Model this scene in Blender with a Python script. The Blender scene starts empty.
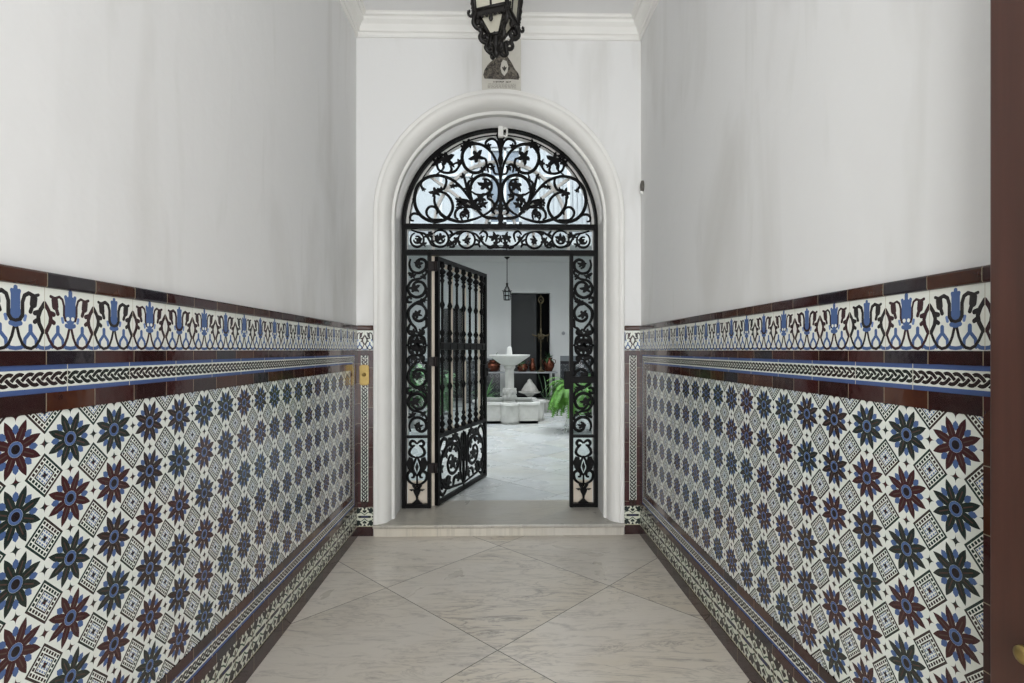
import bpy, math, random
from mathutils import Vector, Matrix

random.seed(7)
PI = math.pi
SC = bpy.context.scene
COL = SC.collection

# --------------------------------------------------------------------------
# camera constants (focal length in pixels of the 1024x683 frame)
F = 528.0
CAMX, CAMZ = 0.0075, 1.404
YAW = math.radians(1.25)
HW = 1.0825            # half width of the hall
YB = 4.02              # face of the arch wall
YG = 4.42              # plane of the ironwork
ZS = 0.09              # level of the step and the courtyard
SPR = 2.43             # springing of the arch
CEIL = 3.915


def srgb(r, g, b):
    def f(c):
        c /= 255.0
        return c / 12.92 if c <= 0.04045 else ((c + 0.055) / 1.055) ** 2.4
    return (f(r), f(g), f(b), 1.0)


# --------------------------------------------------------------------------
# node expression helper
class E:
    def __init__(self, nt, s):
        self.nt, self.s = nt, s

    def _m(self, op, *a, clamp=False):
        n = self.nt.nodes.new('ShaderNodeMath')
        n.operation = op
        n.use_clamp = clamp
        for i, v in enumerate(a):
            if isinstance(v, E):
                self.nt.links.new(v.s, n.inputs[i])
            else:
                n.inputs[i].default_value = float(v)
        return E(self.nt, n.outputs[0])

    def __add__(self, o): return self._m('ADD', self, o)
    def __radd__(self, o): return self._m('ADD', o, self)
    def __sub__(self, o): return self._m('SUBTRACT', self, o)
    def __rsub__(self, o): return self._m('SUBTRACT', o, self)
    def __mul__(self, o): return self._m('MULTIPLY', self, o)
    def __rmul__(self, o): return self._m('MULTIPLY', o, self)
    def __truediv__(self, o): return self._m('DIVIDE', self, o)
    def __neg__(self): return self._m('MULTIPLY', self, -1.0)
    def abs(self): return self._m('ABSOLUTE', self)
    def fract(self): return self._m('FRACT', self)
    def floor(self): return self._m('FLOOR', self)
    def sin(self): return self._m('SINE', self)
    def cos(self): return self._m('COSINE', self)
    def sqrt(self): return self._m('SQRT', self)
    def pow(self, o): return self._m('POWER', self, o)
    def atan2(self, o): return self._m('ARCTAN2', self, o)
    def mod(self, o): return self._m('FLOORED_MODULO', self, o)
    def min(self, o): return self._m('MINIMUM', self, o)
    def max(self, o): return self._m('MAXIMUM', self, o)
    def lt(self, o): return self._m('LESS_THAN', self, o)
    def gt(self, o): return self._m('GREATER_THAN', self, o)
    def clamp(self): return self._m('ADD', self, 0.0, clamp=True)


class V:
    def __init__(self, nt, s):
        self.nt, self.s = nt, s

    def _v(self, op, *a, out=0):
        n = self.nt.nodes.new('ShaderNodeVectorMath')
        n.operation = op
        for i, v in enumerate(a):
            if isinstance(v, (V, E)):
                self.nt.links.new(v.s, n.inputs[i])
            else:
                n.inputs[i].default_value = v
        return n, n.outputs[out]


def vec(nt, x, y, z=0.0):
    n = nt.nodes.new('ShaderNodeCombineXYZ')
    for i, v in enumerate((x, y, z)):
        if isinstance(v, E):
            nt.links.new(v.s, n.inputs[i])
        else:
            n.inputs[i].default_value = v
    return V(nt, n.outputs[0])


def seg(P, a, b, r):
    """distance of point P to the segment a-b, less the radius r"""
    nt = P.nt
    ba = (b[0] - a[0], b[1] - a[1])
    L = max(1e-9, ba[0] ** 2 + ba[1] ** 2)
    _, pa = P._v('SUBTRACT', P, (a[0], a[1], 0))
    pa = V(nt, pa)
    n = nt.nodes.new('ShaderNodeVectorMath'); n.operation = 'DOT_PRODUCT'
    nt.links.new(pa.s, n.inputs[0]); n.inputs[1].default_value = (ba[0] / L, ba[1] / L, 0)
    h = E(nt, n.outputs[1]).clamp()
    n2 = nt.nodes.new('ShaderNodeVectorMath'); n2.operation = 'SCALE'
    n2.inputs[0].default_value = (ba[0], ba[1], 0); nt.links.new(h.s, n2.inputs[3])
    _, df = pa._v('SUBTRACT', pa, V(nt, n2.outputs[0]))
    n3 = nt.nodes.new('ShaderNodeVectorMath'); n3.operation = 'LENGTH'
    nt.links.new(df, n3.inputs[0])
    return E(nt, n3.outputs[1]) - r


def segs(P, pts, r):
    d = None
    for i in range(len(pts) - 1):
        s = seg(P, pts[i], pts[i + 1], r)
        d = s if d is None else d.min(s)
    return d


def mixc(nt, fac, a, b):
    n = nt.nodes.new('ShaderNodeMix')
    n.data_type = 'RGBA'
    for i, v in ((0, fac), (6, a), (7, b)):
        if isinstance(v, E):
            nt.links.new(v.s, n.inputs[i])
        elif hasattr(v, 'is_output'):
            nt.links.new(v, n.inputs[i])
        else:
            n.inputs[i].default_value = v
    return n.outputs[2]


def new_mat(name):
    m = bpy.data.materials.new(name)
    m.use_nodes = True
    nt = m.node_tree
    b = nt.nodes['Principled BSDF']
    return m, nt, b


def uvxy(nt):
    n = nt.nodes.new('ShaderNodeUVMap')
    s = nt.nodes.new('ShaderNodeSeparateXYZ')
    nt.links.new(n.outputs[0], s.inputs[0])
    return E(nt, s.outputs[0]), E(nt, s.outputs[1])


def white(nt, v, w=0.0):
    n = nt.nodes.new('ShaderNodeTexWhiteNoise')
    n.noise_dimensions = '3D'
    nt.links.new(v.s, n.inputs[0])
    return E(nt, n.outputs[0])


def noise(nt, scale, detail=3.0, rough=0.55, vector=None, dist=0.0):
    n = nt.nodes.new('ShaderNodeTexNoise')
    n.inputs['Scale'].default_value = scale
    n.inputs['Detail'].default_value = detail
    n.inputs['Roughness'].default_value = rough
    n.inputs['Distortion'].default_value = dist
    if vector is None:
        g = nt.nodes.new('ShaderNodeNewGeometry')
        nt.links.new(g.outputs['Position'], n.inputs['Vector'])
    else:
        nt.links.new(vector, n.inputs['Vector'])
    return E(nt, n.outputs[0])


def pos_scaled(nt, sx, sy, sz, rot=0.0):
    g = nt.nodes.new('ShaderNodeNewGeometry')
    n = nt.nodes.new('ShaderNodeMapping')
    n.inputs['Scale'].default_value = (sx, sy, sz)
    n.inputs['Rotation'].default_value = (0, 0, rot)
    nt.links.new(g.outputs['Position'], n.inputs['Vector'])
    return n.outputs[0]


def bump(nt, b, h, strength, dist):
    n = nt.nodes.new('ShaderNodeBump')
    n.inputs['Strength'].default_value = strength
    n.inputs['Distance'].default_value = dist
    nt.links.new(h.s, n.inputs['Height'])
    nt.links.new(n.outputs[0], b.inputs['Normal'])


def ramp01(e, a, b):
    return ((e - a) / (b - a)).clamp()


def simple(name, col, rough=0.5, metal=0.0, spec=0.5, var=0.0, vscale=6.0, bmp=0.0):
    m, nt, b = new_mat(name)
    b.inputs['Roughness'].default_value = rough
    b.inputs['Metallic'].default_value = metal
    b.inputs['Specular IOR Level'].default_value = spec
    n = noise(nt, vscale, 4)
    if var > 0:
        dark = tuple(c * (1 - var) for c in col[:3]) + (1,)
        nt.links.new(mixc(nt, ramp01(n, 0.35, 0.65), dark, col), b.inputs['Base Color'])
    else:
        b.inputs['Base Color'].default_value = col
    if bmp > 0:
        bump(nt, b, noise(nt, vscale * 4, 3), bmp, 0.004)
    return m


M = {}


def make_materials():
    # lime-washed plaster with faint damp patches
    m, nt, b = new_mat('plaster')
    b.inputs['Roughness'].default_value = 0.85
    b.inputs['Specular IOR Level'].default_value = 0.2
    st = noise(nt, 1.0, 4, 0.55, pos_scaled(nt, 1.6, 1.6, 0.55), 0.6)
    st2 = noise(nt, 1.0, 3, 0.5, pos_scaled(nt, 5.5, 5.5, 0.9), 0.4)
    c = mixc(nt, ramp01(st, 0.52, 0.72) * 0.75, srgb(224, 224, 223), srgb(202, 201, 197))
    c = mixc(nt, ramp01(st2, 0.6, 0.74) * 0.4, c, srgb(200, 200, 195))
    nt.links.new(c, b.inputs['Base Color'])
    bump(nt, b, noise(nt, 5, 4, 0.5) + st2 * 0.6, 0.22, 0.02)
    M['plaster'] = m
    M['trim_white'] = simple('trim_white', srgb(228, 227, 223), 0.6, var=0.04, vscale=3)
    M['ceiling'] = simple('ceiling_white', srgb(228, 228, 228), 0.8, var=0.03, vscale=1.5)
    M['court_wall'] = simple('court_wall', srgb(206, 207, 206), 0.8, var=0.04, vscale=1.2)

    # marble slabs laid diagonally
    def marble(name, base, vein, ang0, size, ox, oy, rough, joint=0.0018, vs=0.62):
        m, nt, b = new_mat(name)
        g = nt.nodes.new('ShaderNodeNewGeometry')
        sp = nt.nodes.new('ShaderNodeSeparateXYZ')
        nt.links.new(g.outputs['Position'], sp.inputs[0])
        x, y = E(nt, sp.outputs[0]) - ox, E(nt, sp.outputs[1]) - oy
        k = 0.70710678
        p, q = ((x + y) * k) / size, ((x - y) * k) / size
        fp, fq = p.floor(), q.floor()
        rnd = white(nt, vec(nt, fp, fq, 0.5))
        e = (0.5 - ((p - fp) - 0.5).abs()).min(0.5 - ((q - fq) - 0.5).abs()) * size
        off = vec(nt, x + rnd * 7.0, y + rnd * 3.0, rnd * 9.0)
        mp = nt.nodes.new('ShaderNodeMapping')
        mp.inputs['Rotation'].default_value = (0, 0, ang0)
        mp.inputs['Scale'].default_value = (1.0, 4.2, 1)
        nt.links.new(off.s, mp.inputs[0])
        n1 = noise(nt, 2.2, 7, 0.62, mp.outputs[0], 1.6)
        n2 = noise(nt, 0.9, 5, 0.6, off.s, 0.8)
        n3 = noise(nt, 4.0, 7, 0.75, mp.outputs[0], 1.2)
        vn = ramp01((n1 - 0.5).abs(), 0.035, 0.0) * 0.75 * ramp01(n2, 0.38, 0.62)
        vn3 = ramp01(n3, 0.52, 0.72) * 0.75
        warm = tuple(c * f for c, f in zip(base[:3], (0.93, 0.89, 0.80))) + (1,)
        c = mixc(nt, ramp01(n2, 0.42, 0.7) * 0.85, base, warm)
        c = mixc(nt, (vn + vn3).clamp() * vs, c, vein)
        tone = rnd * 0.12 + 0.92
        hs = nt.nodes.new('ShaderNodeHueSaturation')
        nt.links.new(tone.s, hs.inputs['Value'])
        nt.links.new(c, hs.inputs['Color'])
        c = mixc(nt, e.lt(joint), hs.outputs[0], srgb(92, 88, 80))
        nt.links.new(c, b.inputs['Base Color'])
        r = ramp01(n2, 0.3, 0.7) * 0.12 + rough
        nt.links.new(r.s, b.inputs['Roughness'])
        M[name] = m
    marble('floor_marble', srgb(203, 196, 185), srgb(126, 120, 114), 0.5, 0.935, -0.006, 2.47, 0.26, 0.0024, 0.85)
    marble('court_marble', srgb(204, 208, 208), srgb(146, 154, 158), 0.2, 0.62, 0.1, 6.1, 0.22)
    marble('step_marble', srgb(205, 200, 190), srgb(150, 145, 135), 1.2, 2.2, 3.1, 6.9, 0.28, 0.0)
    marble('tread_marble', srgb(172, 168, 160), srgb(128, 126, 120), 1.2, 2.2, 3.1, 6.9, 0.24, 0.0)
    M['fountain_marble'] = simple('fountain_marble', srgb(204, 204, 199), 0.5, var=0.2, vscale=5)
    M['bowl_marble'] = simple('bowl_marble', srgb(216, 216, 212), 0.4, var=0.08, vscale=7)
    M['stone'] = simple('stone', srgb(196, 194, 188), 0.8, var=0.2, vscale=10, bmp=0.3)

    cream = srgb(226, 230, 223)
    blue = srgb(74, 98, 144)

    def dark_by(nt, rnd):
        c = mixc(nt, rnd.gt(0.36), srgb(62, 30, 32), srgb(46, 35, 34))
        return mixc(nt, rnd.gt(0.74), c, srgb(33, 44, 41))

    def glaze(b, rough, coat=0.0):
        b.inputs['Roughness'].default_value = rough
        b.inputs['Specular IOR Level'].default_value = 0.5

    # star-and-lattice field tiles, one star per cell
    m, nt, b = new_mat('star_tiles')
    u, v = uvxy(nt)
    cell = 0.15
    cu, cv = u / cell, v / cell
    iu, iv = cu.floor(), cv.floor()
    px, py = cu - iu - 0.5, cv - iv - 0.5
    rnd = white(nt, vec(nt, iu, iv, 0.3))
    r = (px * px + py * py).sqrt()
    th = py.atan2(px)
    k = PI / 4
    a = ((th / k + 0.5).fract() - 0.5).abs() * k        # 0 .. 22.5 deg off a blue tip
    bq = k / 2 - a
    x1, y1 = r * bq.cos(), r * bq.sin()
    dw = (x1 * 0.42).min((x1 - 0.01) * (0.465 - x1) * 1.42)
    dark_p = y1.lt(dw)
    rib = y1.lt(0.010) * x1.gt(0.15) * x1.lt(0.33)
    x2, y2 = r * a.cos(), r * a.sin()
    blue_p = y2.lt(((x2 - 0.215) * 0.8).min(0.048).min((0.380 - x2) * 1.0))
    ring = r.lt(0.118)
    ring_in = r.lt(0.083)
    hole = r.lt(0.072)
    ax, ay = px.abs(), py.abs()
    qx, qy = 0.5 - ax, 0.5 - ay                         # from the nearest cell corner
    d = qx + qy
    s1, s2 = qx + qy, (qx - qy).abs()
    line1 = d.lt(0.352) * d.gt(0.300)
    dots = ((s2 / 0.10).fract() - 0.5).abs().lt(0.34) * (d - 0.247).abs().lt(0.034)
    line2 = d.lt(0.19) * d.gt(0.158)
    inner = d.lt(0.145)
    chk = ((s1 / 0.09).fract() - 0.5).abs().max(((s2 / 0.09).fract() - 0.5).abs()).lt(0.34)
    in_dia = d.lt(0.352)
    mo = (ax.min(qx) * ax.min(qx) + 0).sqrt()
    e1 = qx.abs().sqrt() + ay.sqrt()
    e2 = qy.abs().sqrt() + ax.sqrt()
    motif = e1.min(e2).lt(0.33)
    dk = dark_by(nt, rnd)
    c = mixc(nt, dark_p * r.gt(0.12), cream, dk)
    c = mixc(nt, rib * dark_p, c, srgb(78, 58, 52))
    c = mixc(nt, blue_p, c, blue)
    c = mixc(nt, ring, c, blue)
    c = mixc(nt, ring_in, c, srgb(98, 118, 160))
    c = mixc(nt, hole, c, srgb(30, 22, 26))
    c = mixc(nt, motif, c, dk)
    c = mixc(nt, in_dia, c, cream)
    c = mixc(nt, line1.max(dots).max(line2), c, mixc(nt, 0.35, dk, srgb(34, 62, 54)))
    c = mixc(nt, inner * chk, c, srgb(104, 124, 160))
    c = mixc(nt, d.lt(0.05), c, dk)
    nt.links.new(c, b.inputs['Base Color'])
    glaze(b, 0.2)
    bump(nt, b, noise(nt, 26, 2), 0.12, 0.004)
    M['star_tiles'] = m

    # flower frieze, one flower per tile, kinds alternating
    m, nt, b = new_mat('flower_tiles')
    u, v = uvxy(nt)
    cu = u / 0.15
    iu = cu.floor()
    x = (cu - iu - 0.5).abs()
    sx = cu - iu - 0.5
    y = v / 0.15
    P = vec(nt, x, y)
    kind = (iu / 2.0).fract().gt(0.25)
    rnd = white(nt, vec(nt, iu, 0.0, 0.9))
    dk = mixc(nt, rnd.gt(0.5), srgb(54, 30, 34), srgb(34, 30, 30))
    # stem and low loop, then the bud at the tile's edge
    stem = segs(P, [(0.02, .37), (.06, .22), (.11, .11), (.18, .05), (.26, .035), (.34, .075), (.41, .17), (.47, .30)], .025)
    bud = segs(P, [(.47, .30), (.40, .43), (.385, .53), (.425, .64), (.50, .75)], .036)
    hook = seg(P, (.37, .48), (.325, .45), .036).min(seg(P, (.385, .60), (.33, .585), .040))
    armA = segs(P, [(0, .45), (.07, .47), (.115, .54), (.115, .74), (.15, .84), (.22, .88), (.30, .85)], .032)
    armB = segs(P, [(.10, .50), (.130, .58), (.130, .74), (.16, .84), (.22, .88), (.30, .85)], .022)
    leaf = seg(P, (.31, .81), (.30, .72), .064).min(seg(P, (.295, .72), (.25, .60), .034)).min(seg(P, (.3, .84), (.385, .87), .026))
    blueA = seg(P, (0, .52), (0, .86), .078).min(seg(P, (0, .86), (0, .95), .034)).min(seg(P, (.0, .57), (.0, .6), .085)).min(seg(P, (.05, .86), (.06, .9), .03))
    blueB = seg(P, (0, .54), (0, .80), .108).min(seg(P, (0, .80), (0, .97), .040)).min(seg(P, (.08, .82), (.095, .89), .032))
    caly = seg(P, (0, .395), (.08, .415), .036)
    wing = seg(P, (.15, .47), (.165, .53), .026)
    arch = segs(P, [(.145, .06), (.155, .18), (.25, .29), (.345, .18), (.355, .06)], .029).min(seg(P, (.25, .3), (.25, .38), .036))
    dip = segs(P, [(0, .04), (.09, .05), (.145, .10)], .030).min(segs(P, [(.5, .04), (.42, .05), (.36, .10)], .030))
    eye = seg(P, (.05, .53), (.05, .53), .034)
    c = mixc(nt, arch.min(dip).lt(0), srgb(224, 227, 219), blue)
    c = mixc(nt, wing.lt(0), c, srgb(104, 128, 176))
    bl = (blueA.lt(0) * (1.0 - kind)).max(blueB.lt(0) * kind)
    c = mixc(nt, stem.min(bud).min(hook).lt(0), c, dk)
    c = mixc(nt, bl, c, blue)
    arm = (armA.lt(0) * (1.0 - kind)).max(armB.lt(0) * kind)
    c = mixc(nt, arm.max(leaf.lt(0)), c, dk)
    c = mixc(nt, eye.lt(0) * kind, c, cream)
    c = mixc(nt, caly.lt(0), c, blue)
    joint = (0.5 - x).lt(0.006)
    c = mixc(nt, joint, c, srgb(186, 180, 165))
    nt.links.new(c, b.inputs['Base Color'])
    glaze(b, 0.22)
    bump(nt, b, noise(nt, 26, 2), 0.12, 0.004)
    M['flower_tiles'] = m

    # plaited border: u along, v across (metres from the middle)
    def plait(name, per, amp, wid, half, blu):
        m, nt, b = new_mat(name)
        u, v = uvxy(nt)
        ph = u * (2 * PI / per)
        ds, zs, ins, brd = [], [], [], []
        for kx in range(3):
            t = ph + kx * 2 * PI / 3
            yk = t.sin() * amp
            sl = ((t.cos() * (amp * 2 * PI / per)).pow(2.0) + 1.0).sqrt()
            dd = (v - yk).abs() / sl
            ins.append(dd.lt(wid)); brd.append(dd.lt(wid * 1.32)); zs.append((t * 2.0).sin())
        tot = None
        for i in range(3):
            s = ins[i]
            for j in range(3):
                if j != i:
                    s = s * (1.0 - brd[j] * zs[j].gt(zs[i]))
            tot = s if tot is None else tot.max(s)
        rnd = white(nt, vec(nt, (u / 0.22).floor(), 0.0, 0.2))
        dk = mixc(nt, rnd.gt(0.55), srgb(40, 28, 28), srgb(24, 32, 28))
        c = mixc(nt, tot, srgb(216, 219, 210), dk)
        c = mixc(nt, v.abs().gt(half - blu), c, srgb(70, 90, 138))
        c = mixc(nt, ((u / 0.22).fract() - 0.5).abs().gt(0.494), c, srgb(190, 190, 178))
        nt.links.new(c, b.inputs['Base Color'])
        glaze(b, 0.2)
        M[name] = m
    plait('plait_border', 0.078, 0.0125, 0.0046, 0.033, 0.0115)
    plait('slim_plait', 0.085, 0.0175, 0.0058, 0.033, 0.0)

    # leafy skirting border, one figure per tile
    m, nt, b = new_mat('leaf_tiles')
    u, v = uvxy(nt)
    cu = u / 0.15
    iu = cu.floor()
    x = (cu - iu - 0.5).abs()
    y = (v / 0.148 - 0.5).abs()
    P = vec(nt, x, y)
    d = seg(P, (0, 0), (.27, 0), .06)
    d = d.min(seg(P, (.30, .26), (.33, .38), .085)).min(seg(P, (.27, .30), (.18, .41), .05)).min(seg(P, (.33, .26), (.43, .32), .05)).min(seg(P, (.4, .0), (.5, .0), .04))
    d = d.min(seg(P, (.5, .1), (.5, .2), .045)).min(seg(P, (.0, .24), (.06, .30), .045)).min(seg(P, (0, .42), (.03, .47), .04))
    g = seg(P, (.0, .1), (.12, .2), .022).min(seg(P, (.12, .2), (.28, .26), .022)).min(seg(P, (.28, .24), (.44, .12), .022)).min(seg(P, (.0, .3), (.0, .5), .02)).min(seg(P, (.5, .3), (.5, .5), .024))
    bl = seg(P, (0, 0), (.15, 0), .024)
    rnd = white(nt, vec(nt, iu, 0.0, 0.4))
    c = mixc(nt, g.lt(0), srgb(206, 208, 192), srgb(76, 92, 76))
    c = mixc(nt, d.lt(0), c, mixc(nt, rnd.gt(0.5), srgb(34, 28, 30), srgb(26, 36, 34)))
    c = mixc(nt, bl.lt(0), c, srgb(44, 52, 92))
    c = mixc(nt, (y.gt(0.475)).max((0.5 - x).lt(0.006)), c, srgb(184, 180, 150))
    nt.links.new(c, b.inputs['Base Color'])
    glaze(b, 0.25)
    M['leaf_tiles'] = m

    # manganese-brown glazed strips
    def brown(name, L, seed, k=1.0):
        sg = lambda *q: srgb(*[v * k for v in q])
        m, nt, b = new_mat(name)
        u, v = uvxy(nt)
        cu = u / L
        rnd = white(nt, vec(nt, cu.floor(), seed, 0.7))
        c = mixc(nt, rnd.gt(0.35), sg(64, 25, 24), sg(50, 25, 24))
        c = mixc(nt, rnd.gt(0.62), c, sg(80, 42, 26))
        c = mixc(nt, rnd.gt(0.90), c, sg(40, 34, 42))
        n = noise(nt, 22, 4, 0.6)
        c = mixc(nt, ramp01(n, 0.45, 0.7) * 0.5, c, srgb(40, 18, 18))
        c = mixc(nt, ((cu.fract() - 0.5).abs()).gt(0.5 - 0.0012 / L), c, srgb(140, 130, 110))
        nt.links.new(c, b.inputs['Base Color'])
        glaze(b, 0.09)
        bump(nt, b, noise(nt, 16, 2), 0.16, 0.006)
        M[name] = m
    brown('brown_glaze', 0.15, 1.0, .9)
    brown('brown_glaze_cap', 0.15, 2.0, .8)
    brown('brown_glaze_base', 0.30, 3.0, .72)
    brown('brown_glaze_upright', 0.15, 4.0, .9)

    M['iron'] = simple('black_iron', srgb(11, 10, 11), 0.5, 0.0, 0.13, var=0.3, vscale=30)
    M['rust_iron'] = simple('reddish_iron', srgb(26, 17, 17), 0.5, 0.0, 0.22, var=0.3, vscale=30)
    M['lantern_iron'] = simple('lantern_iron', srgb(22, 19, 17), 0.5, 0.0, 0.3, var=0.4, vscale=40)
    M['cream_wood'] = simple('cream_wood', srgb(226, 214, 196), 0.5, var=0.06, vscale=8)
    M['grey_wood'] = simple('grey_wood', srgb(196, 188, 178), 0.55, var=0.08, vscale=8)
    m, nt, b = new_mat('mahogany')
    n = noise(nt, 1.0, 5, 0.6, pos_scaled(nt, 30, 30, 1.4), 0.5)
    nt.links.new(mixc(nt, ramp01(n, 0.3, 0.7), srgb(62, 39, 32), srgb(75, 48, 40)), b.inputs['Base Color'])
    b.inputs['Roughness'].default_value = 0.33
    M['mahogany'] = m
    M['brass'] = simple('brass', srgb(156, 134, 82), 0.38, 0.8, 0.5, var=0.15, vscale=40)
    M['old_brass'] = simple('old_brass', srgb(92, 82, 60), 0.5, 0.5, 0.5, var=0.2, vscale=30)
    M['copper'] = simple('copper', srgb(112, 66, 50), 0.24, 0.85, 0.5, var=0.5, vscale=11)
    M['leaf_dark'] = simple('leaf_dark', srgb(58, 92, 56), 0.5, var=0.4, vscale=9)
    M['leaf_mid'] = simple('leaf_mid', srgb(96, 146, 92), 0.5, var=0.4, vscale=9)
    M['fern'] = simple('fern_green', srgb(98, 158, 58), 0.5, var=0.35, vscale=12)
    M['white_metal'] = simple('white_metal', srgb(226, 228, 228), 0.4, var=0.05)
    M['terracotta'] = simple('glazed_pot', srgb(168, 170, 168), 0.8, var=0.2)
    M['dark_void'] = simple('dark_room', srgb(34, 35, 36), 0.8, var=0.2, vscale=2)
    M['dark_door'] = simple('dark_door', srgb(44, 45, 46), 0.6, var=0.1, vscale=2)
    M['white_plastic'] = simple('white_plastic', srgb(232, 232, 228), 0.4)
    M['grey_plastic'] = simple('grey_plastic', srgb(88, 84, 78), 0.5)
    M['plaque_glaze'] = simple('plaque_glaze', srgb(206, 203, 194), 0.25, var=0.05, vscale=20)
    m, nt, b = new_mat('plaque_ink')
    n = noise(nt, 38, 6, 0.7, None, 1.0)
    nt.links.new(mixc(nt, ramp01(n, 0.42, 0.68), srgb(44, 40, 36), srgb(128, 120, 108)), b.inputs['Base Color'])
    b.inputs['Roughness'].default_value = 0.35
    M['ink'] = m
    M['ink_grey'] = simple('plaque_ink_grey', srgb(124, 118, 108), 0.35, var=0.3, vscale=55)
    M['shelf_stone'] = simple('shelf_stone', srgb(150, 152, 154), 0.4, var=0.1)
    m, nt, b = new_mat('pane_milk')
    b.inputs['Base Color'].default_value = srgb(222, 216, 196)
    b.inputs['Roughness'].default_value = 0.35
    b.inputs['Transmission Weight'].default_value = 0.35
    nn = noise(nt, 20, 3)
    nt.links.new(mixc(nt, nn, srgb(206, 203, 188), srgb(186, 182, 164)), b.inputs['Base Color'])
    M['pane_milk'] = m
    m = bpy.data.materials.new('clear_glass')
    m.use_nodes = True
    nt = m.node_tree
    nt.nodes.clear()
    out = nt.nodes.new('ShaderNodeOutputMaterial')
    tr = nt.nodes.new('ShaderNodeBsdfTransparent')
    tr.inputs[0].default_value = (0.93, 0.96, 0.97, 1)
    gl = nt.nodes.new('ShaderNodeBsdfGlossy')
    gl.inputs['Roughness'].default_value = 0.04
    lw = nt.nodes.new('ShaderNodeLayerWeight')
    fc = E(nt, lw.outputs['Facing']).pow(4.0) * 0.35 + 0.03
    mx = nt.nodes.new('ShaderNodeMixShader')
    nt.links.new(fc.s, mx.inputs[0])
    nt.links.new(tr.outputs[0], mx.inputs[1])
    nt.links.new(gl.outputs[0], mx.inputs[2])
    nt.links.new(mx.outputs[0], out.inputs[0])
    M['glass'] = m
    M['upper_wall'] = simple('upper_wall', srgb(186, 188, 192), 0.8, var=0.06)
    M['far_pane'] = simple('far_pane', srgb(128, 138, 150), 0.12, var=0.2, vscale=1.2)
    M['blind'] = simple('blind_white', srgb(192, 195, 198), 0.6)
    M['court_tiles'] = None
    m, nt, b = new_mat('court_tiles')
    u, v = uvxy(nt)
    cu, cv = u / 0.14, v / 0.14
    qx, qy = (cu.fract() - 0.5).abs(), (cv.fract() - 0.5).abs()
    dd = qx + qy
    c = mixc(nt, dd.lt(0.42) * dd.gt(0.2), srgb(64, 66, 70), srgb(96, 100, 102))
    c = mixc(nt, v.gt(1.06), c, srgb(44, 42, 46))
    c = mixc(nt, v.gt(1.13), c, srgb(120, 124, 128))
    nt.links.new(c, b.inputs['Base Color'])
    b.inputs['Roughness'].default_value = 0.2
    M['court_tiles'] = m


make_materials()


# --------------------------------------------------------------------------
# mesh builder
def cr(pts, n=6):
    """Catmull-Rom through 2-D / 3-D points"""
    P = [Vector(p) for p in pts]
    if len(P) < 3:
        return P
    P = [P[0] * 2 - P[1]] + P + [P[-1] * 2 - P[-2]]
    out = []
    for i in range(1, len(P) - 2):
        a, b, c, d = P[i - 1:i + 3]
        for k in range(n):
            t = k / n
            out.append(0.5 * ((2 * b) + (c - a) * t + (2 * a - 5 * b + 4 * c - d) * t * t + (3 * b - a - 3 * c + d) * t ** 3))
    out.append(P[-2])
    return out


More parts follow.
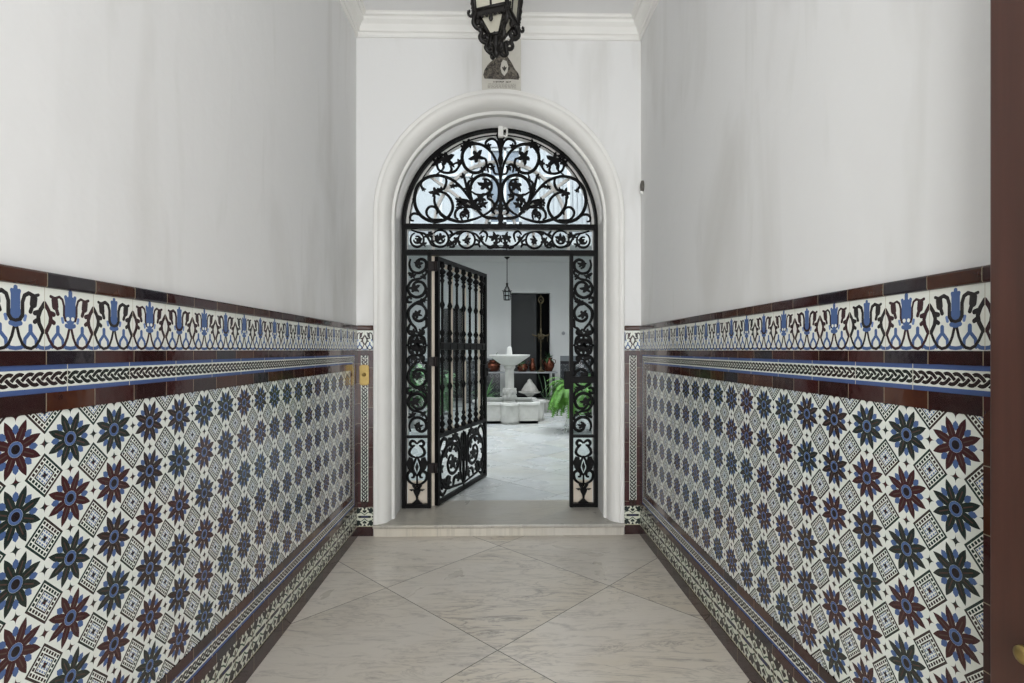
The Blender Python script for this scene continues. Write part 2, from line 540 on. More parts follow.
class MB:
    def __init__(self):
        self.v, self.f, self.uv, self.sm, self.mi = [], [], [], [], []

    def face(self, idx, uv=None, smooth=False, mi=0):
        self.f.append(tuple(idx)); self.uv.append(uv); self.sm.append(smooth); self.mi.append(mi)

    def quadpoly(self, pts, uv=None, smooth=False, mi=0):
        n = len(self.v)
        self.v += [Vector(p) for p in pts]
        self.face(range(n, n + len(pts)), uv, smooth, mi)

    def box(self, x0, x1, y0, y1, z0, z1, mi=0):
        n = len(self.v)
        self.v += [Vector((x, y, z)) for z in (z0, z1) for y in (y0, y1) for x in (x0, x1)]
        for q in ((0, 2, 3, 1), (4, 5, 7, 6), (0, 1, 5, 4), (2, 6, 7, 3), (0, 4, 6, 2), (1, 3, 7, 5)):
            self.face([n + i for i in q], None, False, mi)

    def prism(self, poly, d0, d1, fr, uvf=None, mi=0):
        """poly in 2-D; fr(a, b, d) gives the 3-D point"""
        n = len(self.v)
        k = len(poly)
        for d in (d0, d1):
            self.v += [Vector(fr(a, b, d)) for a, b in poly]
        uvs = [uvf(a, b) for a, b in poly] if uvf else None
        self.face(range(n, n + k), uvs, False, mi)
        self.face([n + k + i for i in range(k)][::-1], uvs[::-1] if uvs else None, False, mi)
        for i in range(k):
            j = (i + 1) % k
            self.face((n + j, n + i, n + k + i, n + k + j), [uvs[j], uvs[i], uvs[i], uvs[j]] if uvs else None, False, mi)

    def tube(self, pts, r, sides=6, closed=False, mi=0, flat=1.0, smooth=True):
        P = [Vector(p) for p in pts]
        if closed and (P[0] - P[-1]).length < 1e-6:
            P = P[:-1]
        k = len(P)
        R = r if isinstance(r, (list, tuple)) else [r] * k
        n = len(self.v)
        prev = None
        for i in range(k):
            a = P[(i - 1) % k] if closed or i > 0 else P[i]
            b = P[(i + 1) % k] if closed or i < k - 1 else P[i]
            t = (b - a)
            if t.length < 1e-9:
                t = Vector((0, 0, 1))
            t.normalize()
            if prev is None:
                up = Vector((0, 1, 0)) if abs(t.y) < 0.9 else Vector((1, 0, 0))
                u = (up - t * up.dot(t)).normalized()
            else:
                u = prev - t * prev.dot(t)
                u = u.normalized() if u.length > 1e-6 else prev
            prev = u
            w = t.cross(u)
            for s in range(sides):
                an = 2 * PI * (s + 0.5) / sides
                self.v.append(P[i] + u * (math.cos(an) * R[i] * flat) + w * (math.sin(an) * R[i]))
        for i in range(k if closed else k - 1):
            j = (i + 1) % k
            for s in range(sides):
                s2 = (s + 1) % sides
                self.face((n + i * sides + s, n + i * sides + s2, n + j * sides + s2, n + j * sides + s), None, smooth, mi)
        if not closed:
            self.face([n + s for s in range(sides)][::-1], None, False, mi)
            self.face([n + (k - 1) * sides + s for s in range(sides)], None, False, mi)

    def lathe(self, prof, seg=16, c=(0, 0, 0), smooth=True, mi=0, rot=0.0):
        n = len(self.v)
        for r, z in prof:
            for s in range(seg):
                a = 2 * PI * s / seg + rot
                self.v.append(Vector((c[0] + r * math.cos(a), c[1] + r * math.sin(a), c[2] + z)))
        for i in range(len(prof) - 1):
            for s in range(seg):
                s2 = (s + 1) % seg
                self.face((n + i * seg + s, n + i * seg + s2, n + (i + 1) * seg + s2, n + (i + 1) * seg + s), None, smooth, mi)
        self.face([n + s for s in range(seg)][::-1], None, False, mi)
        self.face([n + (len(prof) - 1) * seg + s for s in range(seg)], None, False, mi)

    def ball(self, c, r, seg=10, rings=6, sz=1.0, mi=0):
        self.lathe([(max(1e-4, r * math.sin(PI * i / rings)), -r * sz * math.cos(PI * i / rings)) for i in range(rings + 1)], seg, c, True, mi)

    def build(self, name, mat, parent=None, bevel=0.0):
        me = bpy.data.meshes.new(name)
        me.from_pydata([tuple(p) for p in self.v], [], self.f)
        if any(u is not None for u in self.uv):
            ul = me.uv_layers.new(name='UVMap')
            for p, u in zip(me.polygons, self.uv):
                if u is not None:
                    for li, q in zip(p.loop_indices, u):
                        ul.data[li].uv = q
        for p, s, mi in zip(me.polygons, self.sm, self.mi):
            p.use_smooth = s
            p.material_index = mi
        for m in (mat if isinstance(mat, (list, tuple)) else [mat]):
            me.materials.append(m)
        me.update()
        o = bpy.data.objects.new(name, me)
        COL.objects.link(o)
        if parent is not None:
            o.parent = parent
        if bevel > 0:
            b = o.modifiers.new('soft_edges', 'BEVEL')
            b.width = bevel
            b.segments = 2
            b.limit_method = 'ANGLE'
            b.angle_limit = math.radians(40)
        return o


def tag(o, label, cat, group=None, kind=None):
    o['label'] = label
    o['category'] = cat
    if group:
        o['group'] = group
    if kind:
        o['kind'] = kind
    return o


def thing(name, loc, label, cat, group=None, rz=0.0, kind=None):
    o = bpy.data.objects.new(name, None)
    o.empty_display_size = 0.1
    COL.objects.link(o)
    o.location = loc
    o.rotation_euler = (0, 0, rz)
    return tag(o, label, cat, group, kind)


def struct(o, label, cat):
    return tag(o, label, cat, None, 'structure')


def fr_xz(y0=0.0):
    return lambda a, b, d: (a, y0 + d, b)


# --------------------------------------------------------------------------
# the hall
def hall():
    m = MB(); m.box(-1.3, 1.3, -1.6, 4.10, -0.2, 0.0)
    struct(m.build('floor', M['floor_marble']), 'polished pale marble hall floor laid in large diagonal slabs', 'floor')
    m = MB(); m.box(-HW - 0.25, -HW, -1.6, YB, -0.1, CEIL + 0.2)
    struct(m.build('wall_left', M['plaster']), 'white plaster wall on the left of the hall above the tiles', 'wall')
    m = MB(); m.box(HW, HW + 0.25, -1.6, YB, -0.1, CEIL + 0.2)
    struct(m.build('wall_right', M['plaster']), 'white plaster wall on the right of the hall behind the brown door', 'wall')
    m = MB(); m.box(-HW - 0.25, HW + 0.25, -1.6, YB + 0.1, CEIL, CEIL + 0.2)
    struct(m.build('ceiling', M['ceiling']), 'flat white ceiling of the hall over the lantern', 'ceiling')

    m = MB()
    m.box(-HW - .25, -.86, -1.85, -1.6, -.1, CEIL + .2); m.box(.86, HW + .25, -1.85, -1.6, -.1, CEIL + .2); m.box(-.86, .86, -1.85, -1.6, 3.25, CEIL + .2)
    struct(m.build('wall_front', M['plaster']), 'street-side wall of the hall around the open street doorway', 'wall')

    # end wall with its arched opening (two thicknesses)
    m = MB()
    def arch_wall(r, y0, y1, xo, zt):
        N = 40
        for sg in (-1, 1):
            m.box(min(sg * r, sg * xo), max(sg * r, sg * xo), y0, y1, -0.1, SPR)
        n0 = len(m.v)
        pts = []
        for i in range(N + 1):
            a = PI - PI * i / N
            x, z = r * math.cos(a), SPR + r * math.sin(a)
            xt = -xo + 2 * xo * i / N
            pts.append((x, z, xt))
        for y in (y0, y1):
            for x, z, xt in pts:
                m.v.append(Vector((x, y, z)))
                m.v.append(Vector((xt, y, zt)))
        K = 2 * (N + 1)
        for i in range(N):
            a, b = n0 + 2 * i, n0 + 2 * i + 2
            m.face((a, b, b + 1, a + 1))
            m.face((K + a, K + a + 1, K + b + 1, K + b))
            m.face((a, K + a, K + b, b), None, True)
            m.face((a + 1, b + 1, K + b + 1, K + a + 1))
        for sg, i in ((-1, 0), (1, N)):
            a = n0 + 2 * i
            m.quadpoly([(sg * xo, y0, SPR), (sg * r, y0, SPR), (sg * xo, y0, zt)])
            m.quadpoly([(sg * xo, y1, SPR), (sg * r, y1, SPR), (sg * xo, y1, zt)])
            m.quadpoly([(sg * xo, y0, SPR), (sg * xo, y1, SPR), (sg * xo, y1, zt), (sg * xo, y0, zt)])
    arch_wall(0.935, YB, YB + 0.16, HW + 0.25, 6.6)
    arch_wall(0.822, YB + 0.16, YB + 0.60, HW + 0.25, 6.6)
    struct(m.build('wall_back', M['plaster']), 'white end wall pierced by the round-arched opening', 'wall')

    # moulded surround of the arch
    prof = [(.951, .03), (.951, -.022), (.944, -.030), (.918, -.030), (.912, -.022), (.905, -.016), (.897, -.012), (.885, -.006),
            (.868, .008), (.853, .032), (.842, .062), (.836, .095), (.829, .098), (.821, .102), (.816, .108), (.816, .150), (.821, .17)]
    m = MB()
    path = [('L', ZS)] + [('L', ZS + (SPR - ZS) * i / 4) for i in range(1, 5)]
    N = 44
    rows = []
    for i in range(5):
        z = ZS + (SPR - ZS) * i / 4
        rows.append([(-r, YB + d, z) for r, d in prof])
    for i in range(1, N):
        a = PI - PI * i / N
        rows.append([(r * math.cos(a), YB + d, SPR + r * math.sin(a)) for r, d in prof])
    for i in range(5):
        z = SPR - (SPR - ZS) * i / 4
        rows.append([(r, YB + d, z) for r, d in prof])
    k = len(prof)
    for rw in rows:
        m.v += [Vector(p) for p in rw]
    for i in range(len(rows) - 1):
        for j in range(k - 1):
            sm = 6 <= j <= 11
            m.face((i * k + j, i * k + j + 1, (i + 1) * k + j + 1, (i + 1) * k + j), None, False)
    o = m.build('trim_1', M['trim_white'])
    for p in o.data.polygons:
        p.use_smooth = True
    e = o.modifiers.new('edges', 'EDGE_SPLIT'); e.split_angle = math.radians(28)
    struct(o, 'white moulded plaster surround framing the round arch', 'arch moulding')

    # cornice
    cp = [(0, CEIL), (0, 3.768), (.012, 3.768), (.018, 3.778), (.018, 3.798), (.030, 3.804), (.034, 3.816), (.048, 3.846),
          (.068, 3.862), (.074, 3.868), (.074, 3.888), (.092, 3.894), (.092, 3.908), (.10, CEIL)]
    m = MB()
    rows = []
    for p, z in cp:
        rows.append([(-HW + p, -1.6, z), (-HW + p, YB - p, z), (HW - p, YB - p, z), (HW - p, -1.6, z)])
    for rw in rows:
        m.v += [Vector(q) for q in rw]
    for i in range(len(rows) - 1):
        for j in range(3):
            m.face((i * 4 + j, i * 4 + j + 1, (i + 1) * 4 + j + 1, (i + 1) * 4 + j))
    struct(m.build('trim_2', M['trim_white']), 'stepped white cornice running under the hall ceiling', 'cornice')

    # marble step under the arch
    st = thing('floor_step', (0, 3.97, 0), 'low marble step with a rounded nosing under the arch', 'step', kind='structure')
    m = MB(); m.box(-.945, .945, 0.02, 0.70, -0.05, ZS - 0.028)
    m.build('riser', M['step_marble'], st)
    m = MB(); m.box(-.951, .951, 0.0, 0.75, ZS - 0.028, ZS)
    m.build('tread', M['tread_marble'], st, bevel=0.008)


def dado():
    def side(sign, P0, nm, label):
        root = thing(nm, (sign * HW, 0, 0), label, 'tile dado', kind='structure')
        y0 = -1.6
        def fr(s, z, t):
            return (-sign * t, s, z)
        def piece(name, polys, t, mat, uvf, bevel=0.0):
            m = MB()
            for pl, uf in polys:
                m.prism(pl, 0.0, t, fr, uf)
            return m.build(name, mat, root, bevel)
        def rect(s0, s1, z0, z1):
            return [(s0, z0), (s1, z0), (s1, z1), (s0, z1)]
        ph = P0
        along = lambda zc: (lambda s, z: (s - ph + 30.0, z - zc))
        piece('skirting_tiles', [(rect(y0, YB, 0, .07), along(0))], .016, M['brown_glaze_base'], None)
        piece('leaf_border', [(rect(y0, YB, .07, .215), along(.07))], .010, M['leaf_tiles'], None)
        piece('brown_strip', [(rect(y0, YB, .215, .255), along(.215))], .014, M['brown_glaze'], None)
        P1 = P0 + 2.7
        Q1 = P0 - .225
        Q0 = Q1 - 1.5
        star, plt, brn = [], [], []
        for a, b in ((P0, P1), (Q0, Q1)):
            star.append((rect(a, b, .357, 1.257), lambda s, z: (s - ph + 30.0, z - .357)))
            w1 = .040
            i0, i1, k0, k1 = a - w1, b + w1, .320, 1.302      # brown inner frame
            o0, o1, l0, l1 = i0 - .066, i1 + .066, .255, 1.369
            brn.append(([(a, 1.257), (b, 1.257), (i1, k1), (i0, k1)], along(1.257)))
            brn.append(([(i0, k0), (i1, k0), (b, .357), (a, .357)], along(.3)))
            brn.append(([(b, .357), (i1, k0), (i1, k1), (b, 1.257)], lambda s, z: (z + 20.0, 0)))
            brn.append(([(i0, k0), (a, .357), (a, 1.257), (i0, k1)], lambda s, z: (z + 20.0, 0)))
            plt.append(([(i0, k1), (i1, k1), (o1, l1), (o0, l1)], lambda s, z: (s + 20.0, z - 1.3355)))
            plt.append(([(o0, l0), (o1, l0), (i1, k0), (i0, k0)], lambda s, z: (s + 20.0, z - .2875)))
            plt.append(([(i1, k0), (o1, l0), (o1, l1), (i1, k1)], lambda s, z, c=i1 + .033: (z + 20.0, s - c)))
            plt.append(([(o0, l0), (i0, k0), (i0, k1), (o0, l1)], lambda s, z, c=i0 - .033: (z + 20.0, s - c)))
        e0 = P1 + .106
        brn.append((rect(e0, YB, .255, 1.369), lambda s, z: (z + 20.0, 0)))
        brn.append((rect(Q1 + .106, P0 - .106, .255, 1.369), lambda s, z: (z + 20.0, 0)))
        brn.append((rect(y0, Q0 - .106, .255, 1.369), lambda s, z: (z + 20.0, 0)))
        piece('star_panel', star, .010, M['star_tiles'], None)
        piece('inner_frame', brn, .014, M['brown_glaze_upright'], None)
        piece('plaited_border', plt, .011, M['plait_border'], None)
        piece('brown_course', [(rect(y0, YB, 1.369, 1.402), along(1.369))], .014, M['brown_glaze'], None)
        piece('flower_frieze', [(rect(y0, YB, 1.402, 1.552), along(1.402))], .010, M['flower_tiles'], None)
        piece('capping', [(rect(y0, YB, 1.552, 1.590), along(1.552))], .017, M['brown_glaze_cap'], None, bevel=0.006)
    side(-1, 1.125, 'trim_3', 'painted tile dado with star panel along the left wall')
    side(1, 1.138, 'trim_4', 'painted tile dado with star panel along the right wall')

    def back(sign, nm, label):
        root = thing(nm, (0, YB, 0), label, 'tile dado', kind='structure')
        xa, xb = sorted((sign * .953, sign * (HW - .001)))
        def fr(s, z, t):
            return (s, -t, z)
        def rect(s0, s1, z0, z1):
            return [(s0, z0), (s1, z0), (s1, z1), (s0, z1)]
        def piece(name, polys, t, mat, bevel=0.0):
            m = MB()
            for pl, uf in polys:
                m.prism(pl, 0.0, t, fr, uf)
            return m.build(name, mat, root, bevel)
        off = lambda z0: (lambda s, z: (s - xa + 30.0 + .012, z - z0))
        piece('skirting_tile', [(rect(xa, xb, 0, .07), off(0))], .016, M['brown_glaze_base'])
        piece('leaf_tile', [(rect(xa, xb, .07, .215), off(.07))], .010, M['leaf_tiles'])
        cx = (xa + xb) / 2
        piece('brown_field', [(rect(xa, cx - .027, .215, 1.402), lambda s, z: (z + 20.0, 0)), (rect(cx + .027, xb, .215, 1.402), lambda s, z: (z + 20.03, 0)),
                              (rect(cx - .027, cx + .027, .215, .262), lambda s, z: (30.07, 0)), (rect(cx - .027, cx + .027, 1.362, 1.402), lambda s, z: (30.07, 0))], .013, M['brown_glaze_upright'])
        piece('plaited_upright', [(rect(cx - .027, cx + .027, .262, 1.362), lambda s, z: (z + 20.0, s - cx))], .016, M['slim_plait'])
        piece('flower_tile', [(rect(xa, xb, 1.402, 1.552), lambda s, z: (s - cx + 30.0, z - 1.402))], .010, M['flower_tiles'])
        piece('capping', [(rect(xa, xb, 1.552, 1.590), off(1.552))], .022, M['brown_glaze_cap'], bevel=0.008)
    back(-1, 'trim_5', 'narrow tile strip between the left wall and the arch')
    back(1, 'trim_6', 'narrow tile strip between the arch and the right wall')


def street_door():
    d = thing('door_1', (.965, -.086, .02), 'dark brown street door leaf folded open at the right edge', 'door', kind='structure')
    m = MB()
    m.box(0, .045, 0, 1.10, 0, 3.1)
    m.build('leaf', M['mahogany'], d, bevel=0.004)
    m = MB()
    for z0, z1 in ((.18, 1.2), (1.4, 2.9)):
        for a in (0, 1):
            m.box(-.012, 0, .16, .80, (z0, z1 - .03)[a], (z0 + .03, z1)[a])
        m.box(-.012, 0, .16, .19, z0 + .03, z1 - .03)
        m.box(-.012, 0, .77, .80, z0 + .03, z1 - .03)
    m.build('panel_moulding', M['mahogany'], d, bevel=0.004)
    # knob: axis along -x
    m = MB()
    m.lathe([(.024, 0), (.024, .006), (.010, .012), (.009, .030), (.018, .038), (.024, .050), (.022, .064), (.010, .072), (.001, .073)], 18)
    k = m.build('knob', M['brass'], d)
    k.rotation_euler = (0, -PI / 2, 0)
    k.location = (0, 1.004, .842)
    k.scale = (.70, .70, .52)


def fixtures():
    # brass bell plate
    px = -1.0185
    t = thing('bell_plate', (px, YB - .016, 1.215), 'rounded brass bell plate on the tile strip left of the arch', 'door bell')
    m = MB()
    pl = []
    w, h = .036, .078
    for i in range(9):
        a = PI * i / 8
        pl.append((w * math.cos(a), h - w * .35 + w * .35 * math.sin(a)))
    for i in range(9):
        a = PI + PI * i / 8
        pl.append((w * math.cos(a), -h + w * .35 + w * .35 * math.sin(a)))
    m.prism(pl, 0, -.006, fr_xz())
    m.build('plate', M['brass'], t, bevel=0.002)
    m = MB()
    m.lathe([(.015, 0), (.015, .006), (.010, .008), (.009, .016), (.004, .019)], 16)
    b = m.build('button', M['brass'], t)
    b.rotation_euler = (PI / 2, 0, 0)
    b.location = (0, -.006, .004)

    # little dark sensor high on the right wall
    t = thing('wall_sensor', (HW, 3.95, 2.635), 'small dark oval fitting high on the white right wall', 'wall fitting')
    m = MB(); m.lathe([(.03, 0), (.03, .012), (.026, .018), (.010, .024), (.001, .025)], 14)
    b = m.build('cover', M['grey_plastic'], t)
    b.rotation_euler = (0, -PI / 2, 0); b.scale = (1.5, .8, 1)
    m = MB(); m.lathe([(.012, 0), (.012, .02), (.004, .024)], 10)
    b = m.build('pin', M['white_plastic'], t); b.rotation_euler = (0, -PI / 2, 0); b.location = (0, .0, -.045)

    # white contact at the crown of the grille
    t = thing('alarm_contact', (.02, YG - .048, 3.165), 'small white plastic alarm sensor at the crown of the iron arch', 'sensor')
    m = MB(); m.box(-.032, .012, -.02, .024, .0, .13); m.build('housing', M['white_plastic'], t, bevel=0.006)
    m = MB()
    m.tube(cr([(.012, 0, .07), (.036, 0, .075), (.042, 0, .045), (.036, 0, .01), (.012, 0, .012)]), .009)
    m.build('cable_loop', M['white_plastic'], t)

    # glazed picture plaque above the arch
    t = thing('ceramic_plaque', (.015, YB, 3.372), 'upright glazed ceramic picture plaque on the wall behind the lantern', 'plaque')
    m = MB(); m.box(-.148, .148, -.016, 0, 0, .394); m.build('tile', M['plaque_glaze'], t, bevel=0.003)
    m = MB()
    body = [(-.128, .088), (-.138, .115), (-.130, .150), (-.105, .190), (-.075, .222), (-.045, .240), (-.035, .270), (-.040, .300), (-.015, .325), (.020, .325),
            (.042, .300), (.040, .265), (.058, .238), (.080, .205), (.100, .165), (.128, .130), (.138, .100), (.130, .082), (.06, .086), (0, .082), (-.07, .086)]
    m.prism(body, -.0165, -.0185, fr_xz()); m.build('robed_shape', M['ink'], t)
    m = MB()
    m.prism([(.012, .232), (.038, .222), (.052, .18), (.045, .14), (.022, .108), (.002, .13), (-.008, .17), (.0, .21)], -.0185, -.0195, fr_xz())
    m.build('pale_panel', M['plaque_glaze'], t)
    m = MB()
    m.prism([(.022, .14), (.036, .162), (.040, .178), (.028, .172), (.022, .188), (.015, .172), (.003, .178), (.008, .162)], -.0195, -.0205, fr_xz())
    m.build('emblem', M['ink'], t)
    m = MB()
    m.prism([(.068, .178), (.085, .165), (.118, .125), (.112, .112), (.085, .135), (.062, .150)], -.0185, -.0195, fr_xz())
    m.build('grey_fold', M['ink_grey'], t)
    # a line of lettering too worn to read, then four lines of script
    m = MB()
    x = -.062
    rg = random.Random(3)
    while x < .075:
        w = rg.choice((.006, .007, .008))
        if not (.018 < x < .026):
            m.box(x, x + .0022, -.0172, -.016, .058, .070)
            m.box(x, x + w, -.0172, -.016, rg.choice((.058, .063, .0685)), .0705)
            if rg.random() < .6:
                m.box(x + w - .002, x + w, -.0172, -.016, .058, .0705)
        x += w + .0035
    m.build('title_line', M['ink'], t)
    m = MB()
    for j in range(4):
        x = -.105 if j else -.10
        z = .047 - j * .0095
        while x < .105:
            w = rg.uniform(.010, .024)
            m.box(x, min(.108, x + w), -.0170, -.016, z, z + .0028)
            x += w + .005
    m.build('script_lines', M['ink_grey'], t)


# --------------------------------------------------------------------------
# ironwork
def star_leaf(m, c, r, rot=0.0, d0=-.006, d1=.006, lobes=5, fr=None, mirror=False):
    pts = []
    n = lobes * 4
    for i in range(n):
        a = rot + 2 * PI * i / n
        rr = r * (1.0, .78, .46, .70)[i % 4] * (1.0, .78, 1.05, .7, .92)[(i // 4) % 5]
        pts.append((c[0] + rr * math.cos(a), c[1] + rr * math.sin(a)))
    m.prism(pts, d0, d1, fr or fr_xz())


def blob(m, pts, d0=-.007, d1=.007):
    m.prism(pts, d0, d1, fr_xz())


def strokes(m, lst, conv, r, mirror=None, n=5):
    for st in lst:
        rr = r
        if isinstance(st, tuple) and isinstance(st[0], list):
            st, rr = st
        p = [conv(*q) for q in st]
        for mm in ((1, -1) if mirror is not None else (1,)):
            pts = [((mirror + mm * (a - mirror)) if mirror is not None else a, 0, b) for a, b in p]
            c = cr(pts, n)
            k = len(c)
            rad = [rr * (0.72 + 0.5 * math.sin(PI * min(1, i / (k - 1) * 1.0))) for i in range(k)]
            m.tube(c, rad, 6, flat=0.7)


GS = YG / F      # metres per pixel in the plane of the ironwork


def grille():
    root = thing('iron_grille', (.008, YG, ZS), 'fixed black wrought-iron screen with fanlight scrolls filling the arch', 'iron grille')
    zc = lambda py: CAMZ + (350 - py) * GS - ZS
    xc = lambda px: (px - 501) * GS
    R = .806
    zs = zc(226)
    # frame
    m = MB()
    N = 40
    for (r0, r1, d0, d1) in ((R - .012, R + .014, -.028, .028), (R - .050, R - .043, -.006, .006)):
        poly_o = [(r1 * math.cos(PI * i / N), zs + r1 * math.sin(PI * i / N)) for i in range(N + 1)]
        poly_i = [(r0 * math.cos(PI * i / N), zs + r0 * math.sin(PI * i / N)) for i in range(N + 1)]
        for i in range(N):
            m.prism([poly_o[i], poly_o[i + 1], poly_i[i + 1], poly_i[i]], d0, d1, fr_xz())
    for s in (-1, 1):
        m.box(min(s * (R - .022), s * (R + .012)), max(s * (R - .022), s * (R + .012)), -.028, .028, 0, zs)
        x0, x1 = sorted((s * xc(570.2), s * xc(573.6)))
        m.box(x0, x1, -.026, .026, 0, zc(254))
        a, b = sorted((s * xc(573), s * (R - .02)))
        for y0, y1 in ((503.5, 507.2), (435, 437.5)):
            m.box(a, b, -.022, .022, max(0, zc(y1)), zc(y0))
    m.box(-R, R, -.024, .024, zc(229.2), zc(224.6))
    m.box(-R, R, -.026, .026, zc(255.6), zc(250.4))
    m.build('frame', M['iron'], root)

    # fanlight scrolls
    A = lambda cx, cy: (xc(400 + cx / 5.02), zc(120 + cy / 5.02))
    X0 = 0.0
    big = [
        [(415, 482), (385, 445), (352, 395), (318, 350), (278, 310), (230, 287), (180, 281), (128, 298), (92, 335), (78, 385), (80, 430), (98, 470),
         (130, 498), (175, 512), (222, 505), (252, 480), (268, 440), (258, 400), (232, 372), (200, 362), (178, 372), (168, 388)],
        [(415, 482), (370, 500), (310, 512), (255, 500), (215, 480), (188, 445), (176, 410), (178, 385)],
        [(420, 480), (385, 440), (362, 395), (355, 350), (370, 305), (405, 279), (445, 278), (480, 298), (499, 340), (497, 390), (478, 432), (445, 465), (415, 482)],
        [(503, 275), (488, 215), (462, 165), (425, 132), (385, 120), (345, 130), (318, 165), (316, 205), (335, 245), (372, 266), (410, 258), (435, 228), (432, 198), (415, 190)],
        [(415, 482), (450, 492), (507, 495)],
    ]
    small = [
        [(215, 500), (165, 500), (140, 480), (138, 455), (155, 437), (178, 440), (190, 458), (188, 475)],
        [(175, 512), (135, 500), (105, 480), (75, 472), (56, 485), (58, 505), (74, 508)],
        [(230, 287), (236, 312), (225, 345), (205, 352)],
        [(118, 302), (108, 328), (122, 352)],
        [(78, 330), (58, 318)], [(80, 400), (66, 400)],
        [(362, 360), (385, 374), (425, 376), (455, 357), (462, 325), (445, 300), (415, 297)],
        [(380, 440), (345, 408), (305, 398)], [(390, 452), (345, 432), (300, 422), (285, 432)],
        [(330, 362), (300, 332), (268, 335)], [(350, 392), (336, 335), (326, 292), (316, 268)], [(352, 372), (345, 318), (365, 300)],
        [(355, 440), (310, 440), (284, 458), (280, 488), (296, 500)], [(318, 512), (306, 478), (325, 460), (346, 474), (342, 500)],
        [(503, 165), (492, 115), (468, 95), (440, 105), (432, 125), (446, 136)],
        [(503, 272), (478, 268), (466, 232), (452, 222), (442, 240), (446, 264)],
        [(318, 205), (300, 232), (280, 258), (240, 268), (205, 258), (190, 235), (195, 205)],
        [(180, 281), (205, 262)], [(372, 266), (360, 290)],
        [(507, 430), (480, 425), (462, 405), (445, 395), (440, 375)], [(507, 450), (478, 445), (468, 460), (480, 474)],
        [(350, 470), (335, 450), (320, 452)], [(250, 268), (262, 250), (255, 232)], [(210, 258), (222, 240), (215, 222)],
    ]
    m = MB()
    strokes(m, big, A, .0120, X0)
    strokes(m, small, A, .0095, X0)
    for (cx, cy, r, rot) in ((430, 328, 34, .3), (388, 185, 36, .9), (345, 120, 26, .2), (322, 140, 20, 1.4), (235, 200, 40, .5), (186, 215, 26, 1.2), (200, 178, 20, .1),
                             (300, 214, 20, .8), (180, 365, 28, .6), (208, 352, 18, .2), (418, 250, 18, 1), (405, 395, 30, .9), (418, 425, 24, .4), (318, 418, 22, .2), (265, 228, 16, .4),
                             (325, 478, 18, .5), (290, 330, 14, .4), (318, 285, 14, .6), (395, 445, 20, .7), (455, 378, 16, .2), (375, 425, 24, .9), (345, 350, 20, .3), (300, 405, 20, .1), (300, 440, 16, .6), (268, 335, 15, .2), (465, 240, 16, .5), (445, 130, 16, .3), (122, 352, 12, .2), (478, 440, 18, .8), (365, 298, 13, .2)):
        x, z = A(cx, cy)
        for s in (1, -1):
            star_leaf(m, (s * x, z), r * 1.2 / 5.02 * GS, rot if s > 0 else PI - rot)
    # centre stem with knops
    ax = lambda w: w / 5.02 * GS
    for pl in ([(-14, 62), (-24, 78), (-12, 110), (-8, 180), (-14, 200), (-6, 235), (-12, 262), (-6, 300), (-8, 420), (-16, 440), (-8, 470), (-18, 492), (-10, 512), (-18, 530)],):
        left = [(ax(a), zc(120 + b / 5.02)) for a, b in pl]
        right = [(-a, b) for a, b in left][::-1]
        m.prism(left + right, -.010, .010, fr_xz())
    x, z = A(507, 480)
    star_leaf(m, (0, z), .022, .2)
    star_leaf(m, (0, zc(120 + 430 / 5.02)), .022, .6)
    m.build('fanlight_scrollwork', M['iron'], root)

    # transom band
    m = MB()
    def ring(cx, cy, rx, ry, a0=0, a1=360, n=16):
        return [(cx + rx * math.cos(math.radians(a0 + (a1 - a0) * i / n)), cy + ry * math.sin(math.radians(a0 + (a1 - a0) * i / n))) for i in range(n + 1)]
    band = [ring(90, 603, 33, 36, -60, 250), ring(90, 603, 17, 17, -120, 180), ring(205, 597, 42, 42, -140, 200), ring(205, 597, 22, 22, 0, 240),
            ring(337, 602, 42, 42, -90, 270), ring(455, 600, 30, 44, -60, 120),
            [(60, 555), (95, 566), (130, 575), (150, 605), (165, 630), (205, 640)], [(247, 600), (268, 578), (300, 562), (337, 560)],
            [(247, 600), (275, 635), (250, 640)], [(337, 560), (380, 572), (405, 600), (432, 628), (470, 640), (507, 640)],
            [(380, 598), (400, 612), (395, 625)], [(400, 575), (420, 558), (440, 575), (432, 612)], [(405, 640), (395, 625), (370, 628)],
            [(160, 560), (150, 580), (120, 590)], [(290, 590), (272, 615), (250, 625)], [(250, 555), (265, 572), (250, 580)], [(345, 625), (330, 605), (345, 580)]]
    strokes(m, band, A, .0085, X0, 4)
    for (cx, cy, r, rot) in ((205, 593, 26, .3), (98, 603, 18, .2), (338, 605, 20, .5), (285, 608, 24, .9), (250, 628, 16, .1), (150, 580, 20, .4), (475, 590, 26, .4), (480, 628, 20, .8), (120, 625, 18, .3), (300, 570, 14, 1), (410, 592, 16, .4), (163, 612, 15, .2)):
        x, z = A(cx, cy)
        for s in (1, -1):
            star_leaf(m, (s * x, z), r * 1.2 / 5.02 * GS, rot if s > 0 else PI - rot)
    star_leaf(m, (0, zc(120 + 600 / 5.02)), .038, PI / 2)
    m.build('transom_scrollwork', M['iron'], root)

